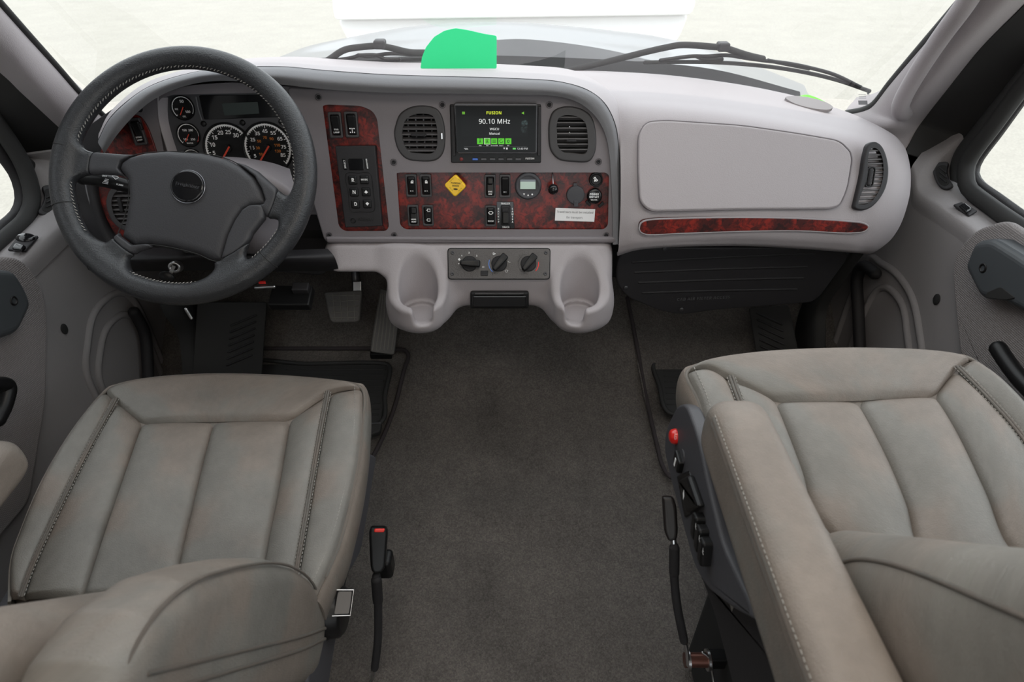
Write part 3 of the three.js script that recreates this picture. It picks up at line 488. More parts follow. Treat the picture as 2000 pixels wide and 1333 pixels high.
// black filter cover below the passenger fascia
{
  const a = P(1216, 492, 1.34), b = P(1600, 490, 1.36), c = P(1320, 606, 1.44), n = b.clone().sub(a).cross(c.clone().sub(a)).normalize(); if (n.z < 0) n.negate();
  const ff = frame(a, n), cov = thing('filter_cover', 'black plastic filter access cover below the passenger fascia', 'cover');
  part(cov, 'panel', plate(ff, [[1207, 500], [1240, 484], [1640, 484], [1660, 500], [1602, 580], [1585, 592], [1400, 606], [1330, 616], [1290, 608], [1225, 582], [1203, 552]], { z0: -.012, depth: .014, bevel: .004, r: .02, seg: 4 }), M.charcoal);
  for (const [x0, y0, x1, y1] of [[1235, 512, 1590, 495], [1240, 532, 1575, 521], [1248, 552, 1568, 543], [1255, 572, 1555, 565]]) part(cov, 'rib', tube([ff.px(x0, y0, .001), ff.px((x0 + x1) / 2, (y0 + y1) / 2 - 1, .001), ff.px(x1, y1, .001)], .003, { rs: 8 }), M.charcoal);
  for (const [x, y] of [[1222, 562], [1331, 605], [1298, 486], [1559, 484]]) part(cov, 'screw', ff.putpx(new THREE.SphereGeometry(.005, 16, 8).scale(1, 1, .6), x, y, .003), M.darkSteel);
  part(cov, 'lettering', ff.putpx(print(.165, .014, words(['CAB AIR FILTER ACCESS'], { color: '#4a4a4c' }), 3000), 1374, 583, .0025, .03), M.print);
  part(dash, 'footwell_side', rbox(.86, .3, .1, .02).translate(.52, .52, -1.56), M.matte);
}
// ---------------------------------------------------------------- lower console with two cup holders
{
  const con = thing('console', 'light grey lower console with two cup holders under the centre panel', 'console');
  const n = FC.n, o = FC.O, top = .694, cz = -1.085, cups = [[818, -.195], [1132, .141]];
  const f = (x, y, z) => {
    const face = (y - o.y) * n.y + (z - o.z) * n.z;
    // main wedge
    let w = smax(smax(face, z + 1.088, .02), smax(y - top, -(z + 1.26), .006), .012);
    let arch = sm(.085, .17, Math.abs(x + .026)); // the middle is hollowed under the heater controls
    let low = .546 + .0 * arch;
    w = smax(w, low - y, .02); w = smax(w, smax(-.262 - x, x - .213, .01), .03);
    // hollow behind the ash tray
    const h = sdBox(x + .026, y - .557, z + 1.068, .15, .062, .034, .03); w = smax(w, -h, .05);
    // shelf to the left
    let s = smax(smax(face, y - top, .012), smax(.638 - y, -(z + 1.26), .012), .02); s = smax(s, smax(-.40 - x, x + .2, .01), .04);
    let d = smin(w, s, .03);
    for (const [, cx] of cups) {
      const r = Math.hypot(x - cx, z - cz); let c = smax(r - .055 - .04 * Math.max(0, y - .58), smax(.53 - y, y - .78, .01), .035); c = smax(c, smin(face - .001, y - .598, .015), .01);
      d = smin(d, c, .006 + .05 * sm(.66, .57, y));
    }
    d = smax(d, y - top, .008);
    for (const [px, cx] of cups) {
      const r = Math.hypot(x - cx, z - cz), sxx = cx + (cx < -.026 ? .012 : -.012);
      let c = smax(r - .039 - .06 * Math.max(0, y - .6), .566 - y, .006);
      const step = smax(r - .034, .556 - y, .004); c = Math.min(c, step);
      const slot = smax(smax(Math.abs(x - sxx) - .0165 - .12 * Math.max(0, y - .565), .562 - y, .012), -(z - cz), .01);
      d = smax(d, -c, .006); d = smax(d, -slot, .007);
    }
    return d;
  };
  part(con, 'body', solid(f, [-.43, .51, -1.28], [.25, .72, -.99], .0032), M.dash);
  // ash tray
  const fa = frame(V3(-.026, .568, -1.095), V3(0, .25, 1)), q = [[920, 572], [1030, 572], [1035, 578], [1033, 600], [1028, 605], [922, 605], [917, 600], [915, 578]];
  const at = thing('ashtray', 'glossy black pull-out tray between the two cup holders', 'ashtray');
  part(at, 'housing', plate(fa, [[918, 571], [1033, 571], [1033, 604], [918, 604]], { z0: -.03, depth: .035, bevel: .004, r: .006 }), M.black);
  part(at, 'drawer_front', plate(fa, [[922, 577], [1029, 577], [1029, 602], [922, 602]], { z0: 0, depth: .012, bevel: .004, r: .006, seg: 4 }), M.gloss);
  part(at, 'lip', fa.putpx(rbox(.105, .005, .01, .002), 975, 574, .01), M.gloss);
}
// ---------------------------------------------------------------- air vents in the centre panel and the side vent
M.slat = mat({ color: [.085, .08, .082], roughness: .4 });
function louvre(name, label, fr, px, z0, slats, { ribs = 0, tilt = .35, turn = 0, rim = 7, body = M.fitting } = {}) {
  const t = thing(name, label, 'air vent', undefined), inner = grow(px, -rim);
  part(t, 'housing', plate(fr, grow(px, 2), { z0, depth: .012, bevel: .004, smooth: true, seg: 5, holes: [{ px: inner, smooth: true }] }), body);
  part(t, 'cavity', plate(fr, grow(px, 0), { z0: z0 - .022, depth: .004, bevel: .0005, smooth: true }), M.matte);
  const L = inner.map(([x, y]) => fr.uv(x, y, z0 + .008));
  const span = (v) => { const h = []; for (let i = 0; i < L.length; i++) { const a = L[i], b = L[(i + 1) % L.length]; if ((a[1] - v) * (b[1] - v) < 0) h.push(a[0] + (b[0] - a[0]) * (v - a[1]) / (b[1] - a[1])); } return h.length > 1 ? [Math.min(...h), Math.max(...h)] : null; };
  const v0 = Math.min(...L.map((p) => p[1])), v1 = Math.max(...L.map((p) => p[1]));
  for (let i = 1; i <= slats; i++) { const v = mix(v0, v1, i / (slats + 1)), s = span(v); if (s) part(t, 'slat', fr.put(rbox(s[1] - s[0] + .006, .0032, .012, .0014).rotateX(tilt), (s[0] + s[1]) / 2, v, z0 + .004), M.slat); }
  const u0 = Math.min(...L.map((p) => p[0])), u1 = Math.max(...L.map((p) => p[0]));
  for (let i = 1; i <= ribs; i++) { const u = mix(u0, u1, i / (ribs + 1)); part(t, 'guide_vane', fr.put(rbox(.0018, (v1 - v0) * .86, .012, .0006), u, (v0 + v1) / 2, z0 - .006), M.brow); }
  return t;
}
{
  const a = louvre('air_vent', 'round-cornered black air vent left of the radio', FP, VENT_L, -.006, 7, { ribs: 4, rim: 10 });
  part(a, 'thumb_tab', FP.putpx(rbox(.03, .005, .008, .002), 818, 264, .006), M.charcoal);
  part(a, 'hinge_pin', FP.putpx(rbox(.004, .012, .006, .001), 863, 266, .006), M.steel);
  const b = louvre('air_vent', 'round-cornered black air vent between radio and passenger side', FP, VENT_R, -.004, 7, { ribs: 0, tilt: -.5, rim: 11 });
  part(b, 'thumb_tab', FP.putpx(rbox(.02, .005, .008, .002), 1116, 275, .008), M.charcoal);
  for (const y of [250, 261]) part(b, 'clip', FP.putpx(rbox(.002, .006, .003, .0005), 1112, y, .001), M.steel);
  const d = louvre('air_vent', 'small round black vent in the curved burl behind the steering wheel', FD, [[208, 400], [214, 374], [236, 358], [262, 366], [273, 400], [263, 438], [244, 450], [221, 434]], .001, 8, { rim: 6 });
  part(d, 'thumb_tab', FD.putpx(rbox(.008, .03, .008, .002), 236, 400, .01), M.charcoal);
  // tall half-round vent at the passenger end
  const c = P(1705, 345, 1.214), fv = frame(c.clone(), V3(.1, .42, 1));
  const px = [[1672, 392], [1684, 345], [1690, 302], [1696, 284], [1710, 279], [1722, 286], [1731, 305], [1735, 335], [1730, 365], [1718, 388], [1702, 404], [1684, 410], [1670, 405]];
  const e = louvre('air_vent', 'tall half-round black vent at the passenger end of the dashboard', fv, px, .0, 13, { body: M.charcoal, rim: 6, tilt: .2 });
  part(e, 'thumb_tab', fv.putpx(rbox(.009, .034, .01, .004), 1698, 346, .009, -.06), M.charcoal);
  part(e, 'tab_frame', fv.putpx(slab((() => { const s = roundPath([[-.009, -.02], [.009, -.02], [.009, .02], [-.009, .02]], .008); s.holes.push(roundPath([[-.0065, -.0175], [.0065, -.0175], [.0065, .0175], [-.0065, .0175]], .006, THREE.Path)); return s; })(), .004, .001), 1698, 346, .008, -.06), M.black);
}
// ---------------------------------------------------------------- radio
{
  const r = thing('radio', 'black double-height radio with a lit touch screen showing a station', 'radio');
  part(r, 'chassis', plate(FP, [[878, 204], [1057, 204], [1057, 318.5], [881, 318.5]], { z0: -.03, depth: .036, bevel: .002, r: .003 }), M.black);
  part(r, 'side_rail', plate(FP, [[880, 208], [887, 208], [890, 305], [884, 305]], { z0: .004, depth: .008, bevel: .001, r: .001 }), M.charcoal);
  part(r, 'side_rail', plate(FP, [[1051, 208], [1057, 208], [1055, 305], [1050, 305]], { z0: .004, depth: .008, bevel: .001, r: .001 }), M.charcoal);
  part(r, 'screen_bezel', plate(FP, [[886, 201], [1050, 202], [1049, 301], [892, 301]], { z0: .006, depth: .014, bevel: .002, r: .005 }), M.darkSteel, 'dark metallic bezel');
  const sc = FP.uv(889, 206, .0202), sd = FP.uv(1047, 298, .0202), w = sd[0] - sc[0], h = sc[1] - sd[1];
  part(r, 'screen_glass', FP.put(rbox(w, h, .002, .001), (sc[0] + sd[0]) / 2, (sc[1] + sd[1]) / 2, .0195), M.gloss);
  const cv = document.createElement('canvas'); cv.width = 1024; cv.height = 600; const c = cv.getContext('2d');
  c.fillStyle = '#020303'; c.fillRect(0, 0, 1024, 600);
  c.fillStyle = '#070909'; c.fillRect(60, 130, 860, 270);
  const rr = rnd(5); for (let i = 0; i < 60; i++) { const x = 840 + rr() * 70, y = 190 + rr() * 150; c.fillStyle = `rgba(120,150,150,${.05 + .1 * rr()})`; c.beginPath(); c.arc(x, y, 4 + rr() * 16, 0, 7); c.fill(); }
  c.textAlign = 'center'; c.textBaseline = 'middle';
  c.fillStyle = '#d8e838'; c.font = 'bold 54px sans-serif'; c.fillText('FUSION', 485, 88);
  c.fillStyle = '#7ac53a'; for (let i = 0; i < 3; i++) c.fillRect(78, 74 + i * 12, 36, 8);
  c.beginPath(); c.moveTo(842, 84); c.lineTo(856, 84); c.lineTo(870, 70); c.lineTo(870, 112); c.lineTo(856, 98); c.lineTo(842, 98); c.fill();
  c.fillStyle = '#f4f6f4'; c.font = '86px sans-serif'; c.fillText('90.10 MHz', 490, 198);
  c.font = '42px sans-serif'; c.fillText('WGCU', 490, 296); c.fillText('Manual', 490, 356);
  ['AM', 'FM', 'SiriusXM', 'Aux1', 'BT'].forEach((s, i) => { const x = 262 + i * 92; c.fillStyle = '#58c62e'; c.fillRect(x, 418, 78, 78); if (i === 1) { c.strokeStyle = '#d8f0d0'; c.lineWidth = 5; c.strokeRect(x, 418, 78, 78); }
    c.strokeStyle = c.fillStyle = '#0a2a08'; c.lineWidth = 6; c.beginPath();
    if (i < 2) { c.moveTo(x + 39, 440); c.lineTo(x + 26, 482); c.moveTo(x + 39, 440); c.lineTo(x + 52, 482); c.moveTo(x + 30, 468); c.lineTo(x + 48, 468); c.stroke(); c.beginPath(); c.arc(x + 39, 440, 14, -2.6, -.5); c.stroke(); }
    else if (i === 2) { for (let k = 0; k < 3; k++) c.fillRect(x + 14, 436 + k * 16, 50, 7); } else if (i === 3) { c.arc(x + 39, 456, 20, 0, 5); c.stroke(); }
    else { c.font = 'bold 60px sans-serif'; c.fillText('0', x + 39, 459); }
    c.fillStyle = '#e8e8e8'; c.font = '24px sans-serif'; c.fillText(s, x + 39, 514); });
  c.fillStyle = '#666'; c.fillRect(90, 528, 820, 2); c.fillStyle = '#e8e8e8'; c.font = '34px sans-serif'; c.fillText('12:40 PM', 852, 556); c.fillStyle = '#6ad06a'; c.fillRect(726, 544, 40, 22);
  c.strokeStyle = '#ddd'; c.lineWidth = 5; c.beginPath(); c.moveTo(90, 552); c.lineTo(130, 552); c.lineTo(140, 562); c.lineTo(100, 566); c.stroke();
  c.fillStyle = '#ddd'; c.beginPath(); c.moveTo(602, 542); c.lineTo(626, 542); c.lineTo(614, 566); c.fill(); c.fillRect(638, 542, 22, 24);
  const st = new THREE.CanvasTexture(cv); st.colorSpace = THREE.SRGBColorSpace;
  part(r, 'screen_display', FP.put(new THREE.PlaneGeometry(w * .985, h * .98), (sc[0] + sd[0]) / 2, (sc[1] + sd[1]) / 2, .0208), mat({ color: [.004, .004, .004], roughness: .15, specularIntensity: .25, emissive: 0xffffff, emissiveMap: st, emissiveIntensity: .8 }), 'lit screen');
  for (let i = 0; i < 6; i++) part(r, 'button', FP.putpx(rbox(.0115, .0045, .004, .001), 928 + i * 16.8, 311, .007), i ? M.darkSteel : mat({ color: [.05, .12, .4], roughness: .3, metalness: .5 }));
  part(r, 'power_button', FP.putpx(lathe([[.0001, .002], [.003, .002], [.0036, 0]]), 901, 311, .006), mat({ color: [.2, .03, .03], roughness: .4 }));
  part(r, 'lettering', FP.putpx(print(.02, .006, words(['FUSION'])), 1035, 310, .0065), M.print);
}
// ---------------------------------------------------------------- gear selector keypad
{
  const g = thing('gear_selector', 'black keypad gear selector with R N D keys and a small display', 'gear selector');
  part(g, 'body', plate(FP, [[654, 286], [732, 285], [746, 442], [674, 445]], { z0: -.006, depth: .016, bevel: .002, r: .002 }), M.charcoal);
  part(g, 'display', plate(FP, [[679, 310], [710, 310], [711, 333], [682, 333]], { z0: .008, depth: .0035, bevel: .001, r: .004 }), M.gloss);
  part(g, 'key_frame', tube([[676, 340], [700, 338], [722, 339], [729, 375], [730, 412], [705, 414], [686, 413], [680, 375]].map(([x, y]) => FP.px(x, y, .0102)), .0006, { closed: true, n: 90, rs: 6 }), M.black);
  for (const [x, y, s] of [[673.5, 321, 'SELECT'], [716.5, 320, 'MONITOR']]) { part(g, 'legend', FP.putpx(rbox(.007, .021, .0015, .0005), x, y, .0105, .06), M.gloss); part(g, 'lettering', FP.putpx(print(.02, .006, words([s])), x, y, .0115, Math.PI / 2 + .06), M.print); }
  const key = rbox(.0175, .0175, .006, .003, 4);
  const up = (c, w, h) => { c.beginPath(); c.moveTo(w / 2, h * .1); c.lineTo(w * .92, h * .6); c.lineTo(w * .5, h * .9); c.lineTo(w * .08, h * .6); c.fill(); }, dn = (c, w, h) => { c.translate(0, h); c.scale(1, -1); up(c, w, h); };
  for (const [x, y, s] of [[689, 352, 'R'], [711.5, 351, 'MODE'], [691.5, 375.5, 'N'], [715, 375, up], [694.5, 399, 'D'], [717.5, 398.5, dn]]) { const k = part(g, 'key', FP.putpx(key, x, y, .0105), M.black); part(k, 'symbol', FP.putpx(typeof s === 'string' ? print(s.length > 1 ? .0145 : .01, s.length > 1 ? .005 : .01, words([s], { size: 1 })) : print(.009, .009, s), x, y, .0138), M.print); }
  part(g, 'emblem', FP.putpx(new THREE.TorusGeometry(.0045, .0012, 8, 24), 690, 431, .0105), M.black);
  part(g, 'lettering', FP.putpx(print(.036, .011, words(['Allison'], { color: '#0a0a0a', font: 'serif' })), 714, 429, .0105), M.print);
}
// ---------------------------------------------------------------- rocker switches
function rocker(fr, x, y, w, h, label, draw, { z = -.006, turn = 0, tip = .22, group } = {}) {
  const t = thing('rocker_switch', label, 'switch', group);
  const s = roundPath([[-w / 2, -h / 2], [w / 2, -h / 2], [w / 2, h / 2], [-w / 2, h / 2]], .003); s.holes.push(roundPath([[-w * .34, -h * .4], [w * .34, -h * .4], [w * .34, h * .4], [-w * .34, h * .4]], .003, THREE.Path));
  part(t, 'frame', fr.putpx(slab(s, .009, .0015, 3), x, y, z, turn), M.fitting);
  const k = part(t, 'rocker', fr.putpx(rbox(w * .66, h * .8, .010, .0035, 4).rotateX(tip), x, y, z + .006, turn), M.black);
  part(t, 'cap_bevel', fr.putpx(rbox(w * .5, h * .3, .009, .003, 4).rotateX(tip), x, y - h * 500 * .38, z + .0078, turn), M.black);
  if (draw) for (const [dy, pw, ph, fn] of draw) part(t, 'symbol', fr.putpx(print(pw, ph, fn).rotateX(tip * .5), x + 0, y + dy, z + .0138 - tip * dy * .0006, turn), M.print);
  return t;
}
const lock = (open) => (c, w, h) => { c.fillRect(w * .2, h * .45, w * .6, h * .45); c.lineWidth = w * .1; c.beginPath(); c.arc(w * (open ? .62 : .5), h * .42, w * .2, Math.PI, 0); c.stroke(); }, dots = (c, w, h) => { c.fillRect(w * .1, h * .4, w * .3, h * .3); c.fillRect(w * .6, h * .4, w * .2, h * .3); }, lamp = (c, w, h) => { c.lineWidth = w * .1; c.strokeRect(w * .35, h * .2, w * .5, h * .6); c.beginPath(); c.moveTo(w * .1, h * .5); c.lineTo(w * .3, h * .5); c.stroke(); };
const diff = (c, w, h) => { for (const y of [.2, .8]) for (const x of [.2, .5, .8]) c.fillRect(w * x - w * .08, h * y - h * .1, w * .16, h * .2); c.fillRect(w * .45, h * .2, w * .1, h * .6); };
rocker(FP, 657, 244, .025, .048, 'black rocker switch lettered FOG LAMP above the gear selector', [[12, .013, .011, words(['FOG', 'LAMP'])]]);
rocker(FP, 688, 243, .025, .048, 'black rocker switch with an axle symbol above the gear selector', [[12, .013, .012, diff]]);
rocker(FP, 804.5, 362, .0225, .045, 'black rocker switch with an open padlock at the burl panel corner', [[-7, .009, .009, lock(true)], [11, .009, .006, dots]]);
rocker(FP, 832.5, 362, .0225, .045, 'black rocker switch with a closed padlock left of the yellow knob', [[-7, .009, .009, lock(false)], [11, .009, .006, dots]]);
rocker(FP, 808, 420, .0225, .043, 'black rocker switch lettered MIRR HEAT below the padlock switches', [[11, .012, .01, words(['MIRR', 'HEAT'])]], { tip: -.2 });
rocker(FP, 836.5, 420, .0225, .043, 'black rocker switch with two lamp symbols below the closed padlock switch', [[-9, .01, .009, lamp], [10, .01, .009, lamp]], { tip: .1 });
rocker(FP, 957.5, 363, .0225, .046, 'black rocker switch lettered ENG BRK with a raised upper half', [[14, .012, .01, words(['ENG', 'BRK'])]], { tip: -.3 });
rocker(FP, 986.5, 363, .0225, .046, 'black rocker switch just left of the round gauge', [[12, .008, .006, dots]]);
rocker(FP, 958.5, 421, .0225, .043, 'black rocker switch with an arrows symbol and ROOM lettering beside the trailer camera switch', [[-5, .012, .008, (c, w, h) => { c.lineWidth = h * .16; c.beginPath(); c.moveTo(w * .1, h * .5); c.lineTo(w * .35, h * .15); c.lineTo(w * .65, h * .15); c.lineTo(w * .9, h * .5); c.lineTo(w * .65, h * .85); c.lineTo(w * .35, h * .85); c.closePath(); c.stroke(); }], [11, .013, .005, words(['ROOM'])]], { tip: .1 });
rocker(FD, 272, 257, .025, .052, 'black rocker switch in the curved burl left of the gauges', [[14, .014, .011, words(['DOME', 'LAMP'])]], { z: .002, turn: .1 });
{
  const t = thing('camera_switch', 'black rocker on a plate lettered TRAILER, TRUCK and BACK UP CAMERA', 'switch');
  part(t, 'plate', plate(FP, [[970, 394], [1003, 394], [1005, 447], [971, 447]], { z0: -.006, depth: .004, bevel: .0005, r: .001 }), M.gloss);
  part(t, 'frame', FP.putpx(rbox(.0205, .04, .008, .003, 4), 987.5, 421, .0), M.charcoal);
  part(t, 'rocker', FP.putpx(rbox(.0145, .033, .01, .003, 4).rotateX(-.2), 987.5, 422, .002), M.black);
  part(t, 'grip', FP.putpx(rbox(.0135, .008, .004, .0015, 4), 987, 411, .0075), M.charcoal);
  for (const [x, y, w, s, a] of [[987, 398, .024, 'TRAILER', 0], [988, 444, .02, 'TRUCK', 0]]) part(t, 'lettering', FP.putpx(print(w, .006, words([s])), x, y, -.0012, a), M.print);
  for (const [x, s] of [[973.5, 'BACKUP'], [1001, 'CAMERA']]) part(t, 'lettering', FP.putpx(print(.0045, .032, (c, w, h) => { c.font = `bold ${h / 6.6}px sans-serif`; [...s].forEach((k, i) => c.fillText(k, w / 2, h * (i + .5) / 6)); }), x, 421, -.0012), M.print);
}
// ---------------------------------------------------------------- parking brake knob, gauge, knob, sockets, card
{
  const b = thing('parking_brake_knob', 'yellow diamond parking brake knob on the burl panel', 'knob');
  part(b, 'stem', FP.putpx(cyl(.009, .009, .02), 890, 362, -.006), M.black);
  const s = roundPath([[-.0225, 0], [0, -.0225], [.0225, 0], [0, .0225]], .006), kn = slab(s, .013, .0025, 4);
  part(b, 'knob', FP.putpx(kn, 890, 361.5, .012, -.06), M.yellow);
  const pr = part(b, 'lettering', FP.putpx(print(.034, .034, (c, w, h) => { c.fillStyle = '#3a2c08'; c.font = `bold ${h * .13}px sans-serif`; c.fillText('PARKING', w / 2, h * .4); c.fillText('BRAKE', w / 2, h * .55); c.beginPath(); c.ellipse(w * .5, h * .74, w * .13, h * .05, 0, 0, 7); c.fill(); c.font = `${h * .075}px sans-serif`; for (const [a, t] of [[-Math.PI / 4, 'PUSH TO'], [Math.PI / 4, 'RELEASE']]) { c.save(); c.translate(w / 2, h / 2); c.rotate(a); c.fillText(t, 0, -h * .36); c.fillText('PULL TO', 0, h * .36); c.restore(); } }, 8000), 890, 361.5, .0254, -.06), M.print);
}
{
  const g = thing('round_gauge', 'round charcoal gauge with a pale green display', 'gauge');
  part(g, 'body', FP.putpx(lathe([[.0001, .009], [.019, .009], [.0205, .0105], [.0235, .0115], [.026, .009], [.027, .004], [.027, -.006]], 48), 1031.5, 363, -.005), M.seatPlastic);
  part(g, 'display', FP.putpx(rbox(.031, .019, .002, .0006), 1031, 360.5, .0046), mat({ color: [.42, .55, .46], roughness: .25, clearcoat: .6 }), 'pale green display');
  part(g, 'top_shade', FP.putpx(rbox(.031, .004, .0026, .0006), 1031, 353, .0046), mat({ color: [.18, .2, .23], roughness: .3 }));
  for (let i = -1; i <= 1; i++) part(g, 'button', FP.putpx(print(.004, .004, (c, w, h) => { c.beginPath(); if (i < 0) { c.moveTo(0, 0); c.lineTo(w, 0); c.lineTo(w / 2, h); } else if (!i) { c.moveTo(w / 2, 0); c.lineTo(w, h); c.lineTo(0, h); } else c.arc(w / 2, h / 2, w * .45, 0, 7); c.fill(); }), 1031.5 + i * 8, 381 + (i ? -1 : 0), .0045), M.print);
}
{
  const k = thing('pull_knob', 'glossy black ball knob on a thin metal stalk', 'knob');
  part(k, 'ball', FP.putpx(new THREE.SphereGeometry(.0105, 32, 20), 1080.5, 370, .02), M.gloss);
  part(k, 'stalk', tube([FP.px(1079, 336, -.006), FP.px(1079.5, 346, .006), FP.px(1080.5, 360, .018)], .0012, { rs: 8 }), M.steel);
  part(k, 'collar', FP.putpx(cyl(.006, .004, .014), 1080.5, 368, -.005), M.black);
}
{
  const s = thing('socket_cover', 'flat grey round socket cover with a hinge tab', 'socket cover');
  part(s, 'disc', FP.putpx(lathe([[.0001, .004], [.0165, .004], [.018, .003], [.0185, -.006]], 40), 1124, 381, 0), M.seatPlastic);
  part(s, 'tab', FP.putpx(rbox(.009, .012, .004, .001), 1125, 398, .004), M.seatPlastic); part(s, 'hinge', FP.putpx(rbox(.008, .006, .003, .001), 1123.5, 361, .001), M.seatPlastic);
  const o = thing('power_outlet', 'black round cap lettered POWER OUTLET with side tabs', 'socket cover');
  part(o, 'cap', FP.putpx(lathe([[.0001, .008], [.011, .008], [.014, .0065], [.0155, .003], [.0155, -.006]], 40), 1161, 383, 0), M.gloss);
  for (const [x, y, a] of [[1149, 397, .8], [1174, 400, -.8]]) part(o, 'tab', FP.putpx(rbox(.006, .013, .004, .001), x, y, 0, a), M.black);
  part(o, 'lettering', FP.putpx(print(.024, .018, (c, w, h) => { c.font = `bold ${h * .3}px sans-serif`; c.fillText('POWER', w / 2, h * .25); c.fillText('OUTLET', w / 2, h * .55); c.font = `bold ${h * .2}px sans-serif`; c.fillText('12V-15A', w / 2, h * .88); }), 1160.5, 384, .0083), M.print);
  const l = thing('cigarette_lighter', 'black round lighter with a white cigarette symbol', 'lighter');
  part(l, 'ring', FP.putpx(lathe([[.0105, .003], [.0115, .0055], [.0135, .005], [.014, 0], [.014, -.006]], 40), 1164, 351, 0), M.black);
  part(l, 'button', FP.putpx(lathe([[.0001, .003], [.0085, .0034], [.0105, .005], [.0108, -.004]], 40), 1164, 351, 0), M.charcoal);
  part(l, 'symbol', FP.putpx(print(.014, .014, (c, w, h) => { c.lineWidth = w * .1; c.strokeRect(w * .28, h * .18, w * .14, 1); c.save(); c.translate(w / 2, h / 2); c.rotate(.75); c.strokeRect(-w * .36, -h * .09, w * .6, h * .18); c.restore(); c.beginPath(); c.arc(w * .35, h * .68, w * .12, 0, 7); c.fill(); }), 1164, 351, .0052), M.print);
  const c = single('label_card', FP.putpx(rbox(.0815, .026, .0006, .0002), 1123, 420, -.0035, -.03), M.white, 'white rectangular label about travel bars on the burl panel', 'label');
  part(c, 'lettering', FP.putpx(print(.078, .022, words(['Travel bars must be installed', 'for transport.'], { color: '#333338', bold: false, size: .62 })), 1123, 420, -.003, -.03), M.print);
}
// ---------------------------------------------------------------- heater controls
{
  const h = thing('heater_controls', 'dark speckled heater control plate with three black knobs', 'control panel');
  part(h, 'plate', plate(FC, [[875, 486], [1074, 486], [1073, 545], [876, 545]], { z0: -.004, depth: .0075, bevel: .0008, r: .007 }), mat({ color: [.05, .046, .047], roughness: .38, bumpMap: grainBump, bumpScale: .0006, clearcoat: .25, clearcoatRoughness: .35 }));
part(h, 'recess', plate(FC, [[873.6, 484.6], [1075.4, 484.6], [1074.4, 546.4], [874.6, 546.4]], { z0: -.005, depth: .0062, bevel: .0004, r: .0078 }), M.matte);
  const sg = lathe([[.0001, .0004], [.0012, .0004], [.0016, .0018], [.0028, .002], [.0036, .001], [.004, -.001]], 28);
  for (const [x, y] of [[884, 494], [1066, 494], [883, 535], [1065, 535]]) part(h, 'screw', FC.putpx(sg, x, y, .0035), M.darkSteel);
  for (const [x, y, a] of [[917, 515.5, -.03], [975, 515.5, .9], [1032, 515.5, .9]]) {
    part(h, 'dial_gap', FC.putpx(lathe([[.0001, .0006], [.0165, .0006], [.0165, 0]], 40), x, y, .0035), M.matte); const k = part(h, 'dial', FC.putpx(lathe([[.0001, .002], [.014, .002], [.0152, .001], [.0155, -.001]], 40), x, y, .0035), M.charcoal);
    const gr = solid((u, v, w) => smax(sdBox(u - .002, v, w - .011, .0205, .0065 + .0012 * (u / .02), .0105, .004), u * .25 + w - .021, .004), [-.024, -.012, -.002], [.026, .012, .025], .0009);
    part(k, 'grip', FC.putpx(gr, x, y, .004, a), M.black);
  }
  const num = (s, x, y, w = .005) => part(h, 'symbol', FC.putpx(print(w, .006, words([s])), x, y, .0037), M.print);
  num('1', 902, 500); num('2', 916, 494); num('3', 931, 500); num('o', 896, 515, .006);
  const art = (x, y, w, hh, fn) => part(h, 'symbol', FC.putpx(print(w, hh, fn), x, y, .0037), M.print);
  art(897, 507, .006, .006, (c, w, q) => { for (let i = 0; i < 4; i++) { c.beginPath(); c.ellipse(w * (.5 + .24 * Math.cos(i * 1.571)), q * (.5 + .24 * Math.sin(i * 1.571)), w * .18, q * .22, i * 1.571, 0, 7); c.fill(); } });
  art(965, 496, .007, .006, (c, w, q) => { c.lineWidth = w * .12; c.strokeRect(w * .2, q * .2, w * .35, q * .6); c.fillRect(w * .65, q * .4, w * .3, q * .2); });
  art(994, 512, .007, .006, (c, w, q) => { c.lineWidth = w * .14; c.beginPath(); c.moveTo(w * .2, q * .2); c.lineTo(w * .5, q * .6); c.lineTo(w * .9, q * .6); c.stroke(); });
  art(989, 530, .008, .007, (c, w, q) => { c.lineWidth = w * .1; c.beginPath(); c.moveTo(w * .1, q * .3); c.quadraticCurveTo(w * .5, 0, w * .9, q * .3); c.lineTo(w * .7, q * .8); c.lineTo(w * .3, q * .8); c.closePath(); c.stroke(); });
  art(944, 522, .005, .004, (c, w, q) => { c.lineWidth = w * .15; c.beginPath(); c.moveTo(w * .9, q * .2); c.lineTo(w * .2, q * .2); c.lineTo(w * .2, q * .8); c.lineTo(w * .9, q * .8); c.stroke(); });
  const arc = (col, r, a, b, lw) => (c, w, q) => { c.strokeStyle = col; c.lineWidth = w * lw; c.beginPath(); c.arc(w / 2, q / 2, w * r, a, b); c.stroke(); };
  art(975, 515.5, .05, .05, arc('#4f7fd0', .43, 2.25, 3.5, .03)); art(1032, 515.5, .048, .048, arc('#5b8fe8', .44, 2.3, 4.4, .04)); art(1032, 515.5, .048, .048, arc('#d83a34', .44, -.15, .75, .04));
  part(h, 'button', FC.putpx(rbox(.0155, .011, .003, .002), 946, 534, .004), M.charcoal);
}
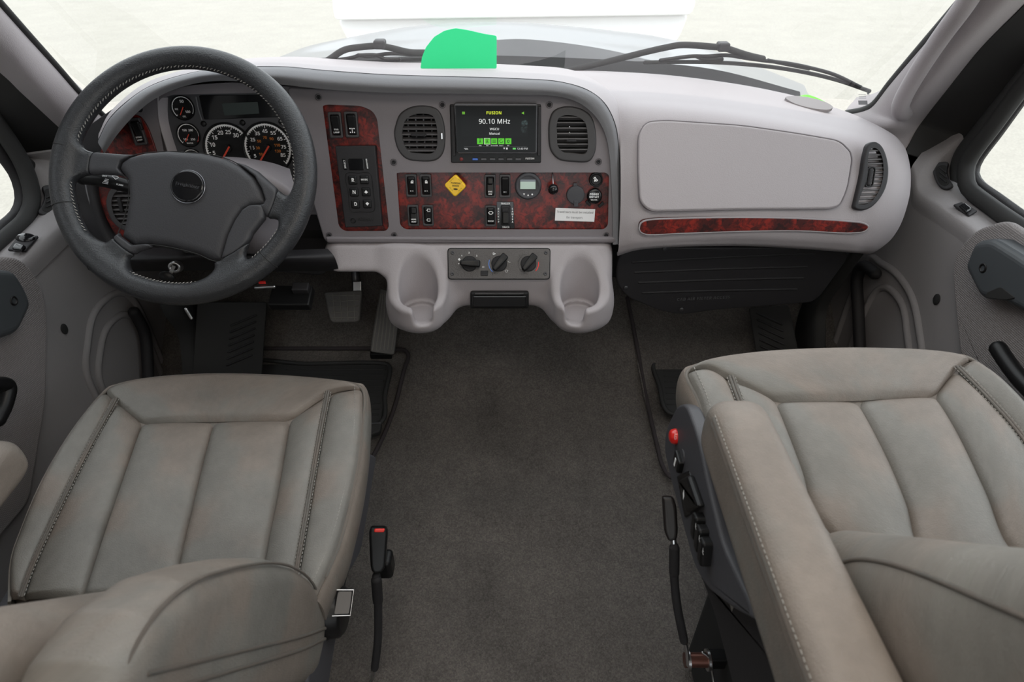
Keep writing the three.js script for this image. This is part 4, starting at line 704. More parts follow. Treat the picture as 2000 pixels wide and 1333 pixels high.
// ---------------------------------------------------------------- instrument cluster
{
  const c = thing('instrument_cluster', 'black gauge cluster with white dials and red needles behind the wheel', 'gauges');
  part(c, 'backing', plate(FD, [[300, 180], [610, 172], [625, 370], [330, 350]], { z0: -.028, depth: .012, bevel: .001, r: .01 }), mat({ color: [.05, .05, .055], roughness: .5 }));
  part(c, 'side_wall', patch([[[306, 188], [308, 230], [318, 270], [330, 305], [345, 340]].map(([x, y]) => FD.px(x, y, .0)), [[316, 190], [317, 230], [327, 268], [338, 300], [350, 335]].map(([x, y]) => FD.px(x, y, -.008)), [[327, 190], [327, 230], [335, 265], [345, 296], [356, 330]].map(([x, y]) => FD.px(x, y, -.018))], 24, 8, .003), M.dash, 'pale grey inner wall');
  part(c, 'message_display', plate(FD, [[388, 186], [575, 184], [572, 228], [398, 234]], { z0: -.018, depth: .004, bevel: .001, r: .004 }), M.gloss);
  part(c, 'lcd', plate(FD, [[433, 202], [503, 199], [506, 222], [438, 226]], { z0: -.0135, depth: .001, bevel: .0002, r: .001 }), mat({ color: [.018, .03, .026], roughness: .3 }));
  part(c, 'divider', tube([[383, 190], [388, 215], [394, 234]].map(([x, y]) => FD.px(x, y, -.012)), .0012, { rs: 6 }), M.brow);
  const dial = (x, y, r, draw, ang, label) => {
    const g = part(c, 'gauge', FD.putpx(lathe([[.0001, .0], [r * .97, 0], [r, .003], [r * 1.05, .003], [r * 1.06, -.004]], 56), x, y, -.014), M.black, label);
    part(g, 'dial_face', FD.putpx(print(2 * r, 2 * r, draw, r > .03 ? 4600 : 6500), x, y, -.0136), M.print);
    if (ang !== undefined) { part(g, 'needle', FD.putpx(rbox(r * .78, r * .07, .0015, .0005).translate(r * .3, 0, 0), x, y, -.010, ang), M.needle); part(g, 'needle_hub', FD.putpx(cyl(r * .16, r * .13, .005), x, y, -.0125), M.black); }
    return g;
  };
  const scale = (n, a0, a1, nums, fs = .17, inner = [], red) => (k, w, h) => {
    const R = w / 2, p = (a, r) => [R + R * r * Math.cos(a), R - R * r * Math.sin(a)];
    k.lineWidth = R * .07; k.beginPath(); k.arc(R, R, R * .93, -a0, -a1); k.stroke(); if (red) { k.strokeStyle = '#d03028'; k.beginPath(); k.arc(R, R, R * .93, -red[0], -red[1]); k.stroke(); k.strokeStyle = '#f2f2f2'; }
    k.lineWidth = R * .03; for (let i = 0; i <= n; i++) { const a = mix(a0, a1, i / n); k.beginPath(); k.moveTo(...p(a, i % 5 ? .87 : .8)); k.lineTo(...p(a, .96)); k.stroke(); }
    k.font = `bold ${R * fs * 2}px sans-serif`; for (const [t, a, r, f] of nums) { if (f) k.font = `bold ${R * f * 2}px sans-serif`; k.fillText(t, ...p(a, r ?? .67)); }
    k.fillStyle = '#d07a28'; k.font = `bold ${R * .16}px sans-serif`; for (const [t, a] of inner) k.fillText(t, ...p(a, .42));
  };
  const d2 = Math.PI / 180, lin = (list, a0, a1) => list.map((t, i) => [String(t), mix(a0, a1, i / (list.length - 1)) * d2]);
  dial(446, 290, .0485, scale(30, 222 * d2, 42 * d2, lin([5, 10, 15, 20, 25, 30], 196, 52), .115), 233 * d2, 'rev counter dial');
  dial(523, 289, .049, scale(40, 222 * d2, -42 * d2, lin([5, 15, 25, 35, 45, 55, 65, 75, 85], 209, -26), .105, [['10', 218 * d2], ['30', 180 * d2], ['50', 140 * d2], ['70', 98 * d2], ['90', 60 * d2], ['110', 15 * d2], ['130', -18 * d2]]), 233 * d2, 'speed dial');
  dial(357, 211, .0225, scale(4, 225 * d2, -30 * d2, [['50', 90 * d2, .55, .17], ['100', -40 * d2, .5, .14], ['PSI', 190 * d2, .6, .1], ['OIL', 270 * d2, .72, .1]]), 240 * d2, 'oil dial');
  dial(368, 264, .0225, scale(4, 225 * d2, -30 * d2, [['150', 125 * d2, .5, .13], ['200', 55 * d2, .5, .13], ['100', 228 * d2, .5, .13], ['250', -48 * d2, .5, .13], ['WATER', 270 * d2, .72, .09]], .15, [], [-8 * d2, -38 * d2]), 237 * d2, 'water dial');
  dial(581, 199, .0215, scale(4, 200 * d2, -20 * d2, [['0', 200 * d2, .5, .15], ['150', -10 * d2, .5, .13]]), 20 * d2); dial(591, 248, .0215, scale(4, 200 * d2, -20 * d2, [['E', 200 * d2, .5, .15], ['F', -10 * d2, .5, .15]]), 60 * d2); dial(598, 303, .02, scale(4, 200 * d2, -60 * d2, [], .15, [], [-20 * d2, -70 * d2])); dial(376, 312, .021, scale(4, 200 * d2, -20 * d2, []));
  for (const [x, y] of [[397, 242], [473, 240], [549, 238]]) part(c, 'pin', FD.putpx(lathe([[.0001, .002], [.004, .002], [.0055, 0], [.006, -.002]], 24), x, y, -.014), M.black);
}
// ---------------------------------------------------------------- steering wheel
const FW = frame(V3(-.5516, .9011, -.9956), V3(.0209, Math.sin(.7051), Math.cos(.7051)));
{
  const t = thing('steering_wheel', 'dark grey leather steering wheel with four spokes and pale stitching', 'steering wheel');
  const uv = (l) => l.map(([x, y]) => FW.uv(x, y, 0));
  const padP = uv([[231, 330], [236, 316], [252, 306], [282, 299], [330, 296], [396, 300], [442, 310], [472, 325], [498, 345], [513, 370], [520, 392], [516, 400], [503, 401], [488, 402], [474, 411], [460, 432], [446, 462], [430, 509], [413, 508], [386, 496], [330, 482], [287, 477], [258, 480], [231, 460], [241, 430], [251, 385], [249, 352]]);
  const spokes = [
    [[150, 288], [183, 294], [240, 298], [290, 299], [290, 345], [252, 352], [235, 345], [200, 342], [150, 345]],
    [[440, 308], [478, 318], [505, 332], [541, 364], [566, 388], [600, 370], [600, 462], [565, 455], [556, 438], [545, 430], [521, 428], [496, 400], [490, 350]],
    [[231, 450], [205, 473], [160, 468], [180, 545], [240, 575], [246, 525], [252, 506], [270, 494], [300, 484], [280, 440]],
    [[440, 440], [428, 505], [414, 508], [416, 525], [408, 547], [380, 575], [490, 575], [472, 538], [480, 498], [496, 458], [520, 428], [522, 402], [500, 380], [470, 400]],
  ].map(uv);
  const R0 = .203, r0 = .0185;
  const spk = (u, v, w, lo, hi) => { let d = 1e9; const R = Math.hypot(u, v); for (const p of spokes) { const q = sdPoly(p, u, v); if (q > .03) { d = Math.min(d, q); continue; } const wz = Math.abs(w + .006 - .002 * (R / .2)) - .0095; d = smin(d, smax(q + .002, wz, .012), .012); } if (R < .17) d = smax(d, -.0002 - sdPoly(padP, u, v), .003); return smax(smax(d, lo - R, .004), R - hi, .004); };
  const rim = solid((u, v, w) => { const R = Math.hypot(u, v), to = Math.hypot(R - R0, w) - r0; if (to > .06) return to - .02; return smin(to, spk(u, v, w, .158, .2), .022); }, [-.226, -.226, -.026], [.226, .226, .024], .0024);
  part(t, 'rim', rim.applyMatrix4(FW.m), M.wheel, 'leather covered rim');
  const all = spokes.slice();
  for (const p of all) { spokes.length = 0; spokes.push(p); const us = p.map((q) => q[0]), vs = p.map((q) => q[1]); part(t, 'spoke', solid((u, v, w) => spk(u, v, w * 1.02, .0, .1585), [Math.min(...us) - .01, Math.min(...vs) - .01, -.03], [Math.max(...us) + .01, Math.max(...vs) + .01, .02], .0024).applyMatrix4(FW.m), M.pad); }
  const pad = solid((u, v, w) => { const q = sdPoly(padP, u, v); const dome = .012 - .016 * ((u * u + v * v) / .0225); return smax(smax(q, w - dome, .016), -w - .03, .004); }, [-.16, -.15, -.034], [.16, .12, .02], .0022);
  part(t, 'horn_pad', pad.applyMatrix4(FW.m), M.pad, 'smooth horn pad');
  part(t, 'pad_seam', tube(padP.map(([a, b]) => FW.at(a * 1.005, b * 1.005, -.001)), .0008, { closed: true, n: 160, rs: 6 }), M.matte);
  const em = part(t, 'emblem', FW.putpx(lathe([[.0001, .0055], [.024, .005], [.0265, .004], [.0285, .001], [.029, -.004]], 56), 367, 365, .0095), M.gloss, 'round black emblem');
  part(em, 'ring', FW.putpx(new THREE.TorusGeometry(.0278, .0009, 10, 64), 367, 365, .0125), mat({ color: [.25, .25, .27], roughness: .15, metalness: 1 }));
  part(em, 'lettering', FW.putpx(print(.042, .011, words(['Freightliner'], { color: '#3a3a3e', font: 'serif' })), 366, 362, .0156, -.2), M.print);
  const st = []; const n = 190, cap = new THREE.CapsuleGeometry(.0007, .0045, 3, 6).rotateZ(Math.PI / 2);
  for (let i = 0; i < n; i++) { const a = i / n * Math.PI * 2, f = 2.8; const rr = R0 + (r0 + .0002) * Math.cos(f), w = (r0 + .0002) * Math.sin(f); st.push(cap.clone().rotateZ(Math.PI / 2 + (i % 2 ? .9 : .5)).rotateX(0).applyMatrix4(new THREE.Matrix4().makeRotationY(-.6)).applyMatrix4(new THREE.Matrix4().makeRotationZ(a).multiply(new THREE.Matrix4().setPosition(rr, 0, w)))); }
  const s = part(t, 'stitching', merge(st).applyMatrix4(FW.m), M.thread, 'pale stitching round the inside of the rim');
  for (const [x, y] of [[126, 403], [530, 512], [178, 300], [205, 500]]) { const [a, b] = FW.uv(x, y, 0), an = Math.atan2(b, a); part(t, 'leather_joint', new THREE.TorusGeometry(r0 + .0001, .0008, 6, 40).applyMatrix4(new THREE.Matrix4().makeRotationZ(an).multiply(new THREE.Matrix4().setPosition(R0, 0, 0)).multiply(new THREE.Matrix4().makeRotationX(Math.PI / 2))).applyMatrix4(FW.m), M.matte); }
}
{ // column, stalks and key
  const c = thing('steering_column', 'dark plastic steering column shroud behind the wheel', 'steering column');
  const sh = solid((u, v, w) => { const k = 1 + .15 * (-w / .2); return smin(sdBox(u - .01, v + .034, w + .13, .085 * k, .066 * k, .095, .03), sdBox(u, v + .02, w + .2, .07, .06, .1, .02), .02); }, [-.15, -.14, -.33], [.15, .12, -.02], .0045);
  part(c, 'shroud', sh.applyMatrix4(FW.m), M.trim);
  const wing = [[[436, 306, 1.12], [480, 309, 1.14], [530, 318, 1.15], [566, 330, 1.16]], [[450, 316, 1.07], [500, 325, 1.09], [545, 345, 1.10], [572, 352, 1.12]], [[470, 345, 1.07], [520, 358, 1.08], [560, 376, 1.09], [582, 386, 1.10]], [[470, 400, 1.10], [520, 410, 1.10], [560, 420, 1.11], [588, 430, 1.12]]].map((r) => r.map(([x, y, d]) => P(x, y, d)));
  part(c, 'upper_cover', patch(wing, 24, 20, .004), M.trim);
  const s = thing('wiper_stalk', 'black control stalk with white OFF and FLASH markings left of the horn pad', 'stalk');
  part(s, 'lever', tube([P(160, 346, 1.10), P(190, 350, 1.10), P(225, 357, 1.10), P(265, 368, 1.11)], .0125, { rs: 12 }), M.black);
  part(s, 'tip', new THREE.SphereGeometry(.0135, 16, 12).translate(...P(160, 346, 1.10).toArray()), M.black);
  const fr = frame(P(215, 355, 1.083), V3(.1, .6, .8));
  for (const [x, y, w, h, fn] of [[204, 344, .014, .006, words(['OFF'])], [205, 354, .012, .011, (k, a, b) => { k.lineWidth = b * .09; for (let i = 0; i < 4; i++) { k.beginPath(); k.moveTo(a * (.5 - .1 * i), b * (.15 + .23 * i)); k.lineTo(a * .95, b * (.15 + .23 * i)); k.stroke(); } }], [225, 347, .012, .007, (k, a, b) => { k.lineWidth = b * .14; k.beginPath(); k.moveTo(0, b * .2); k.quadraticCurveTo(a * .5, -b * .1, a, b * .3); k.lineTo(a * .6, b * .9); k.closePath(); k.stroke(); }], [234, 361, .016, .005, words(['FLASH'])]]) part(s, 'lettering', fr.putpx(print(w, h, fn), x, y, 0, -.25), M.print);
  const s2 = thing('signal_stalk', 'short black stalk tip showing right of the horn pad', 'stalk');
  part(s2, 'lever', tube([P(520, 390, 1.11), P(560, 393, 1.11), P(582, 388, 1.10)], .008, { rs: 10 }), M.black); part(s2, 'cap', cyl(.0085, .0085, .006).applyMatrix4(new THREE.Matrix4().setPosition(P(580, 388, 1.095))), M.steel);
  const k = thing('ignition_key', 'key with a black head hanging in the ignition lock below the wheel', 'key');
  const fk = frame(P(330, 540, 1.13), V3(.2, .35, .9));
  part(k, 'lock', fk.putpx(lathe([[.006, .004], [.0075, .006], [.011, .005], [.012, -.01]], 28), 342, 522, -.02), M.steel);
  part(k, 'head', fk.putpx(new THREE.SphereGeometry(.012, 20, 14).scale(1.1, .85, .35), 325, 541, .006, -.5), M.black); part(k, 'blade', fk.putpx(rbox(.006, .022, .002, .0005), 335, 530, .002, -.6), M.steel);
  part(k, 'ring', fk.putpx(new THREE.TorusGeometry(.008, .001, 8, 28), 343, 566, .006), M.steel); part(k, 'tag', tube([P(363, 604, 1.15), P(374, 622, 1.16)], .003, { rs: 6 }), M.steel);
  const b = thing('brake_release', 'black lever box with a red mark under the dashboard right of the wheel', 'lever');
  part(b, 'box', rbox(.085, .022, .05, .004).rotateX(.4).translate(...P(570, 582, 1.28).toArray()), M.black); part(b, 'grip', rbox(.034, .016, .02, .003).rotateX(.4).translate(...P(588, 563, 1.27).toArray()), M.charcoal);
  part(b, 'bar', tube([P(500, 562, 1.25), P(535, 560, 1.25)], .004, { rs: 8 }), M.steel); part(b, 'mark', rbox(.014, .006, .004, .001).translate(...P(512, 552, 1.25).toArray()), M.red);
}
// ---------------------------------------------------------------- seats
const pj = (x, y, z) => { const a = y - 1.3, d = -SN * a - CS * z; return [1000 + F * x / d, 666.5 - F * (CS * a - SN * z) / d]; };
const poly = (l, n) => spline(l.map(([x, y]) => V3(x, y, 0)), n);
// leather panel between four measured edges on the height field f; e = [top, bottom, left, right] edge kinds: number = soft roll radius, 0 = seam
function panel(f, top, bottom, left, right, e = [0, 0, 0, 0], { nu = 28, nv = 40, crown = .006, lift = 0 } = {}) {
  const T = poly(top, nu), B = poly(bottom, nu), L = poly(left, nv), R = poly(right, nv), G = [], q = [];
  for (let j = 0; j <= nv; j++) { const r = []; for (let i = 0; i <= nu; i++) { const u = i / nu, v = j / nv; const c = (k) => (1 - v) * T[i][k] + v * B[i][k] + (1 - u) * L[j][k] + u * R[j][k] - (1 - u) * (1 - v) * T[0][k] - u * (1 - v) * T[nu][k] - (1 - u) * v * B[0][k] - u * v * B[nu][k]; r.push(PF(c('x'), c('y'), f, .3, 2)); } G.push(r); }
  const wid = G.map((r) => r[0].distanceTo(r[nu])), hei = G[0].map((_, i) => G[0][i].distanceTo(G[nv][i]));
  const drop = (k, d) => k ? (d < k ? k * .8 - Math.sqrt(Math.max(0, k * k - (k - d) ** 2)) * .8 : 0) : .008 * Math.exp(-d / .0038) + .003 * Math.exp(-d / .02);
  for (let j = 0; j <= nv; j++) for (let i = 0; i <= nu; i++) {
    const u = i / nu, v = j / nv, p = G[j][i], h = .002, nx = -(f(p.x + h, p.z) - f(p.x - h, p.z)) / (2 * h), nz = -(f(p.x, p.z + h) - f(p.x, p.z - h)) / (2 * h), N = V3(nx, 1, nz).normalize();
    const o = crown * 4 * u * (1 - u) * (1 - Math.pow(2 * v - 1, 4)) + lift - drop(e[0], v * hei[i]) - drop(e[1], (1 - v) * hei[i]) - drop(e[2], u * wid[j]) - drop(e[3], (1 - u) * wid[j]);
    p.addScaledVector(N, o);
  }
  return gridGeo(G);
}
const onF = (f, l, off = 0) => l.map(([x, y]) => { const p = PF(x, y, f, .3, 2); p.y += off; return p; });
function stitch(lines, pitch = .006, r = .0006) { const out = []; for (const l of lines) { const c = new THREE.CatmullRomCurve3(l), n = Math.floor(c.getLength() / pitch); for (let i = 0; i < n; i++) { const a = c.getPointAt((i + .15) / n), b = c.getPointAt((i + .8) / n), g = new THREE.CylinderGeometry(r, r, a.distanceTo(b), 5, 1); g.applyQuaternion(new THREE.Quaternion().setFromUnitVectors(V3(0, 1, 0), b.clone().sub(a).normalize())); const m = a.clone().lerp(b, .5); out.push(g.translate(m.x, m.y, m.z)); } } return merge(out); }
const shift = (l, dx, dy = 0) => l.map(([x, y]) => [x + dx, y + dy]);
// side wall of the cushion hanging from its edge
function skirt(pts, out, h, n = 100) {
  const rows = [[0, -.004], [.004, -.014], [.005, -.035], [-.001, -.07], [-.02, -h]].map(([o, y]) => pts.map((p, i) => p.clone().addScaledVector(out[i], o).add(V3(0, y, 0))));
  return patch(rows, n, 16, .004);
}
function wrapUV(g, fn) { const p = g.attributes.position, uv = g.attributes.uv; for (let i = 0; i < p.count; i++) uv.setXY(i, ...fn(p.getX(i), p.getY(i), p.getZ(i))); return g; }
function foldedArm(parent, prof, xc, hw, weltLine) { // arm swung up beside the backrest: side profile (z, y) with padded edges
  const g = solid((x, y, z) => smax(sdPoly(prof, z, y), Math.abs(x - xc) - hw, .034), [xc - hw - .01, .38, -.52], [xc + hw + .01, .89, -.12], .0045);
  wrapUV(g, (x, y, z) => [z * .4 + y, x + (z - y * .5) * .9]);
  const a = part(parent, 'armrest', g, M.leather, 'padded leather armrest');
  const c = prof.reduce((s, p) => [s[0] + p[0] / prof.length, s[1] + p[1] / prof.length], [0, 0]);
  part(a, 'edge_seam', tube(prof.map(([z, y]) => V3(xc + hw - .006, y + (c[1] - y) * .07, z + (c[0] - z) * .07)), .0018, { closed: true, n: 140, rs: 8 }), M.leather);
  const lines = weltLine.map((l) => l.map(([z, y]) => V3(xc + hw - .0004, y, z)));
  for (const l of lines) part(a, 'welt', tube(l, .0024, { rs: 8, n: 30 }), M.leather);
}
function armrest(parent, A, dir, upv, len, hw, hh, welt) { // padded arm from pivot end A along dir; upv = its upper side
  const d = dir.clone().normalize(), u = upv.clone().addScaledVector(d, -upv.dot(d)).normalize(), x = u.clone().cross(d), m = new THREE.Matrix4().makeBasis(x, u, d).setPosition(A);
  const g = solid((a, b, c) => { const k = 1 - .12 * c / len; return smax(sdBox(a, b, c - len / 2, hw * k, hh * k, len / 2, .026), Math.hypot(b / hh * .055, Math.max(0, c - len + .07)) - .07, .03); }, [-hw - .01, -hh - .01, -.02], [hw + .01, hh + .01, len + .02], .0045); wrapUV(g, (a, b, c) => [c, Math.atan2(a, b) * .05]);
  const a = part(parent, 'armrest', g.applyMatrix4(m), M.leather, 'padded leather armrest');
  const lines = welt.map((y) => { const l = []; for (let c = .02; c < len - .02; c += .04) l.push(V3((hw * (1 - .12 * c / len)) * .985 - .0005, y * hh, c).applyMatrix4(m)); return l; });
  for (const l of lines) part(a, 'welt', tube(l, .0022, { rs: 8 }), M.leather);
  part(a, 'stitching', stitch(lines.map((l, i) => l.map((p) => p.clone().addScaledVector(u, (i ? -1 : 1) * .006)))), M.thread);
  return a;
}
function seatback(parent, x, y, z, th, w, h, tk, wing, seam) {
  const d = V3(0, Math.cos(th), Math.sin(th)), nf = V3(0, Math.sin(th), -Math.cos(th)), m = new THREE.Matrix4().makeBasis(V3(-1, 0, 0), d, nf).setPosition(x, y, z);
  const sd = (a, b, c) => { let q = sdBox(a, b - h / 2, c + tk / 2, w / 2 - .05 * (b / h) * (b / h), h / 2, tk / 2, .05); for (const s of [-1, 1]) q = smin(q, sdCap(a, b, c, V3(s * (w / 2 - .05), .06, wing), V3(s * (w / 2 - .07), h * .8, wing * .6), .05, .045), .05); const gr = Math.abs(Math.abs(a) - (w / 2 - .115)); return q + .005 * Math.exp(-gr * gr / .00001); }, g = solid(sd, [-w / 2 - .03, -.03, -tk - .03], [w / 2 + .03, h + .03, wing + .08], .006);
  wrapUV(g, (a, b, c) => [a + c * .7, b]); const bk = part(parent, 'backrest', g.applyMatrix4(m), M.leather), inv = m.clone().invert();
  bk.userData.label = undefined; delete bk.userData.label;
  const hit = ([px, py]) => { let t = .3; for (let i = 0; i < 90; i++) { const q = P(px, py, t).applyMatrix4(inv), dd = sd(q.x, q.y, q.z); if (dd < .0006) break; t += dd * .6; } return P(px, py, t); };
  if (seam) part(bk, 'seam', tube(seam.map(hit), .0022, { rs: 8, n: 60 }), M.leather);
  return bk;
}
{ // ---- driver
  const s = thing('seat', 'grey brown leather driver seat, lowered, with its inner armrest folded up', 'seat');
  const xc = -.54, f = (x, z) => { const fr = Math.max(0, -.85 - z); return .548 - .14 * (z + .898) + .02 * sm(.13, .25, Math.abs(x - xc)) - 1.3 * fr * fr; };
  const frontEdge = [[200, 757], [225, 744], [270, 734], [340, 727], [430, 724], [540, 727], [630, 734], [690, 742], [708, 752]];
  const sl = [[272, 821], [240, 915], [200, 1030], [155, 1165]], sc = [[413, 818], [391, 905], [368, 1000], [345, 1100], [338, 1165]], sr = [[562, 815], [549, 900], [532, 990], [515, 1075], [500, 1165]];
  const dl = [[226, 778], [175, 870], [110, 1000], [60, 1110], [40, 1165]], dr = [[640, 764], [622, 860], [600, 990], [582, 1095], [570, 1165]];
  const el = [[199, 758], [140, 830], [80, 930], [35, 1035], [18, 1090], [14, 1165]], er = [[707, 753], [706, 830], [692, 930], [662, 1050], [634, 1118], [612, 1165]];
  const P1 = (nm, ...a) => part(s, nm, panel(f, ...a), M.leather);
  P1('cushion_panel', frontEdge, [[272, 821], [340, 818.5], [413, 817.5], [490, 816], [562, 815]], [[200, 757], [235, 790], [272, 821]], [[708, 752], [640, 764], [562, 815]], [.022, 0, 0, 0], { nu: 50, nv: 20, crown: .004 });
  P1('cushion_panel', [[272, 821], [340, 818.5], [413, 817.5]], [[155, 1165], [240, 1165], [338, 1165]], sl, sc, [0, .01, 0, 0], { crown: .007 });
  P1('cushion_panel', [[413, 817.5], [490, 816], [562, 815]], [[338, 1165], [420, 1165], [500, 1165]], sc, sr, [0, .01, 0, 0], { crown: .007 });
  P1('cushion_panel', [[226, 778], [250, 800], [272, 821]], [[40, 1165], [100, 1165], [155, 1165]], dl, sl, [0, .01, 0, 0], { crown: .008 });
  P1('cushion_panel', [[562, 815], [602, 790], [640, 764]], [[500, 1165], [535, 1165], [570, 1165]], sr, dr, [0, .01, 0, 0], { crown: .008 });
  P1('cushion_panel', [[199, 758], [212, 768], [226, 778]], [[14, 1165], [27, 1165], [40, 1165]], el, dl, [0, .01, .014, 0], { nu: 16, crown: .003 });
  P1('cushion_panel', [[640, 764], [674, 757], [707, 753]], [[570, 1165], [592, 1165], [612, 1165]], dr, er, [0, .01, 0, .016], { nu: 20, crown: .004 });
  part(s, 'cushion_core', panel(f, frontEdge, [el.at(-1), [330, 1165], er.at(-1)], el, er, [.02, 0, .02, .02], { nu: 60, nv: 50, crown: 0, lift: -.0135 }), M.leather);
  part(s, 'stitching', stitch([...[-6, 6].flatMap((k) => [onF(f, shift(dl, k), -.001), onF(f, shift(dr, k), -.001)]), onF(f, shift(er, -14), .001)]), M.thread, 'pale double stitching');
  for (const l of [dl, dr]) for (const k of [-2, 2]) part(s, 'welt', tube(onF(f, shift(l, k), -.0005), .002, { rs: 8, n: 60 }), M.leather);
  part(s, 'piping', tube(onF(f, [...el.slice(0, 5)].reverse().concat(frontEdge.slice(1, -1), er.slice(0, 5)), -.012), .003, { n: 200, rs: 8 }), M.leather);
  const loop = [...el].reverse().concat(frontEdge.slice(1, -1), er), pts = onF(f, loop, -.008), out = pts.map((p, i) => { const a = pts[Math.max(0, i - 1)], b = pts[Math.min(pts.length - 1, i + 1)], t = b.clone().sub(a); return V3(-t.z, 0, t.x).normalize().multiplyScalar(-1); });
  if (out[Math.floor(out.length / 2)].z > 0) out.forEach((o) => o.negate());
  part(s, 'cushion_side', skirt(pts, out, .11), M.leather);
  part(s, 'cushion_base', rbox(.46, .06, .44, .03).rotateX(.14).translate(xc, .44, -.66), M.seatPlastic);
  const fr = frame(V3(-.262, 0, 0), V3(1, 0, 0));
  part(s, 'side_shroud', plate(fr, [[708, 897], [726, 886], [737, 893], [731, 925], [718, 1008], [706, 1078], [690, 1110], [676, 1126], [674, 1100], [690, 1025]], { z0: -.012, depth: .02, bevel: .006, r: .02, w: .008, seg: 4 }), M.seatPlastic, 'dark grey plastic side cover');
  part(s, 'lower_skirt', plate(fr, [[632, 1140], [676, 1128], [662, 1218], [642, 1345], [600, 1345], [612, 1260]], { z0: -.03, depth: .02, bevel: .006, r: .015, w: -.01, seg: 4 }), M.seatPlastic);
  part(s, 'pedestal', rbox(.38, .34, .4, .03).translate(xc, .26, -.6), M.matte);
  const kn = part(s, 'recline_knob', fr.putpx(lathe([[.0001, .022], [.03, .022], [.036, .017], [.038, .004], [.04, 0]], 40), 646, 1195, -.01), M.black, 'black recline knob');
  const kf = frame(P(670, 1178, .895), V3(.2, .8, .55)), kp = [[658, 1153], [691, 1153], [684, 1203], [649, 1204]];
  part(kn, 'lever', plate(kf, kp, { z0: -.045, depth: .045, bevel: .003, r: .004, w: 0 }), M.black);
  part(kn, 'lever_face', plate(kf, [[660, 1156], [688, 1156], [682, 1200], [652, 1201]], { z0: -.002, depth: .003, bevel: .0006, r: .003, w: .001 }), mat({ color: [.035, .032, .032], roughness: .3 }));
  for (const i of [0, 1, 2]) part(kn, 'lever_edge', tube([kf.px(...kp[i], .0015), kf.px(...kp[i + 1], .0015)], .0009, { rs: 6, n: 3 }), M.steel);
  seatback(s, xc - .03, .47, -.455, .61, .46, .62, .1, .01);
  foldedArm(s, [[-.492, .45], [-.482, .53], [-.452, .608], [-.418, .67], [-.38, .725], [-.34, .777], [-.297, .826], [-.248, .860], [-.205, .868], [-.165, .855], [-.15, .825], [-.175, .77], [-.25, .64], [-.33, .51], [-.385, .42], [-.41, .40], [-.45, .402], [-.482, .42]], -.308, .039, [[[-.462, .43], [-.40, .525], [-.30, .69], [-.215, .83]], [[-.448, .425], [-.388, .515], [-.288, .68], [-.203, .82]]]);
  armrest(s, V3(-.772, .60, -.19), V3(0, 0, -1), V3(0, 1, 0), .47, .037, .045, [.5, .3]);
}
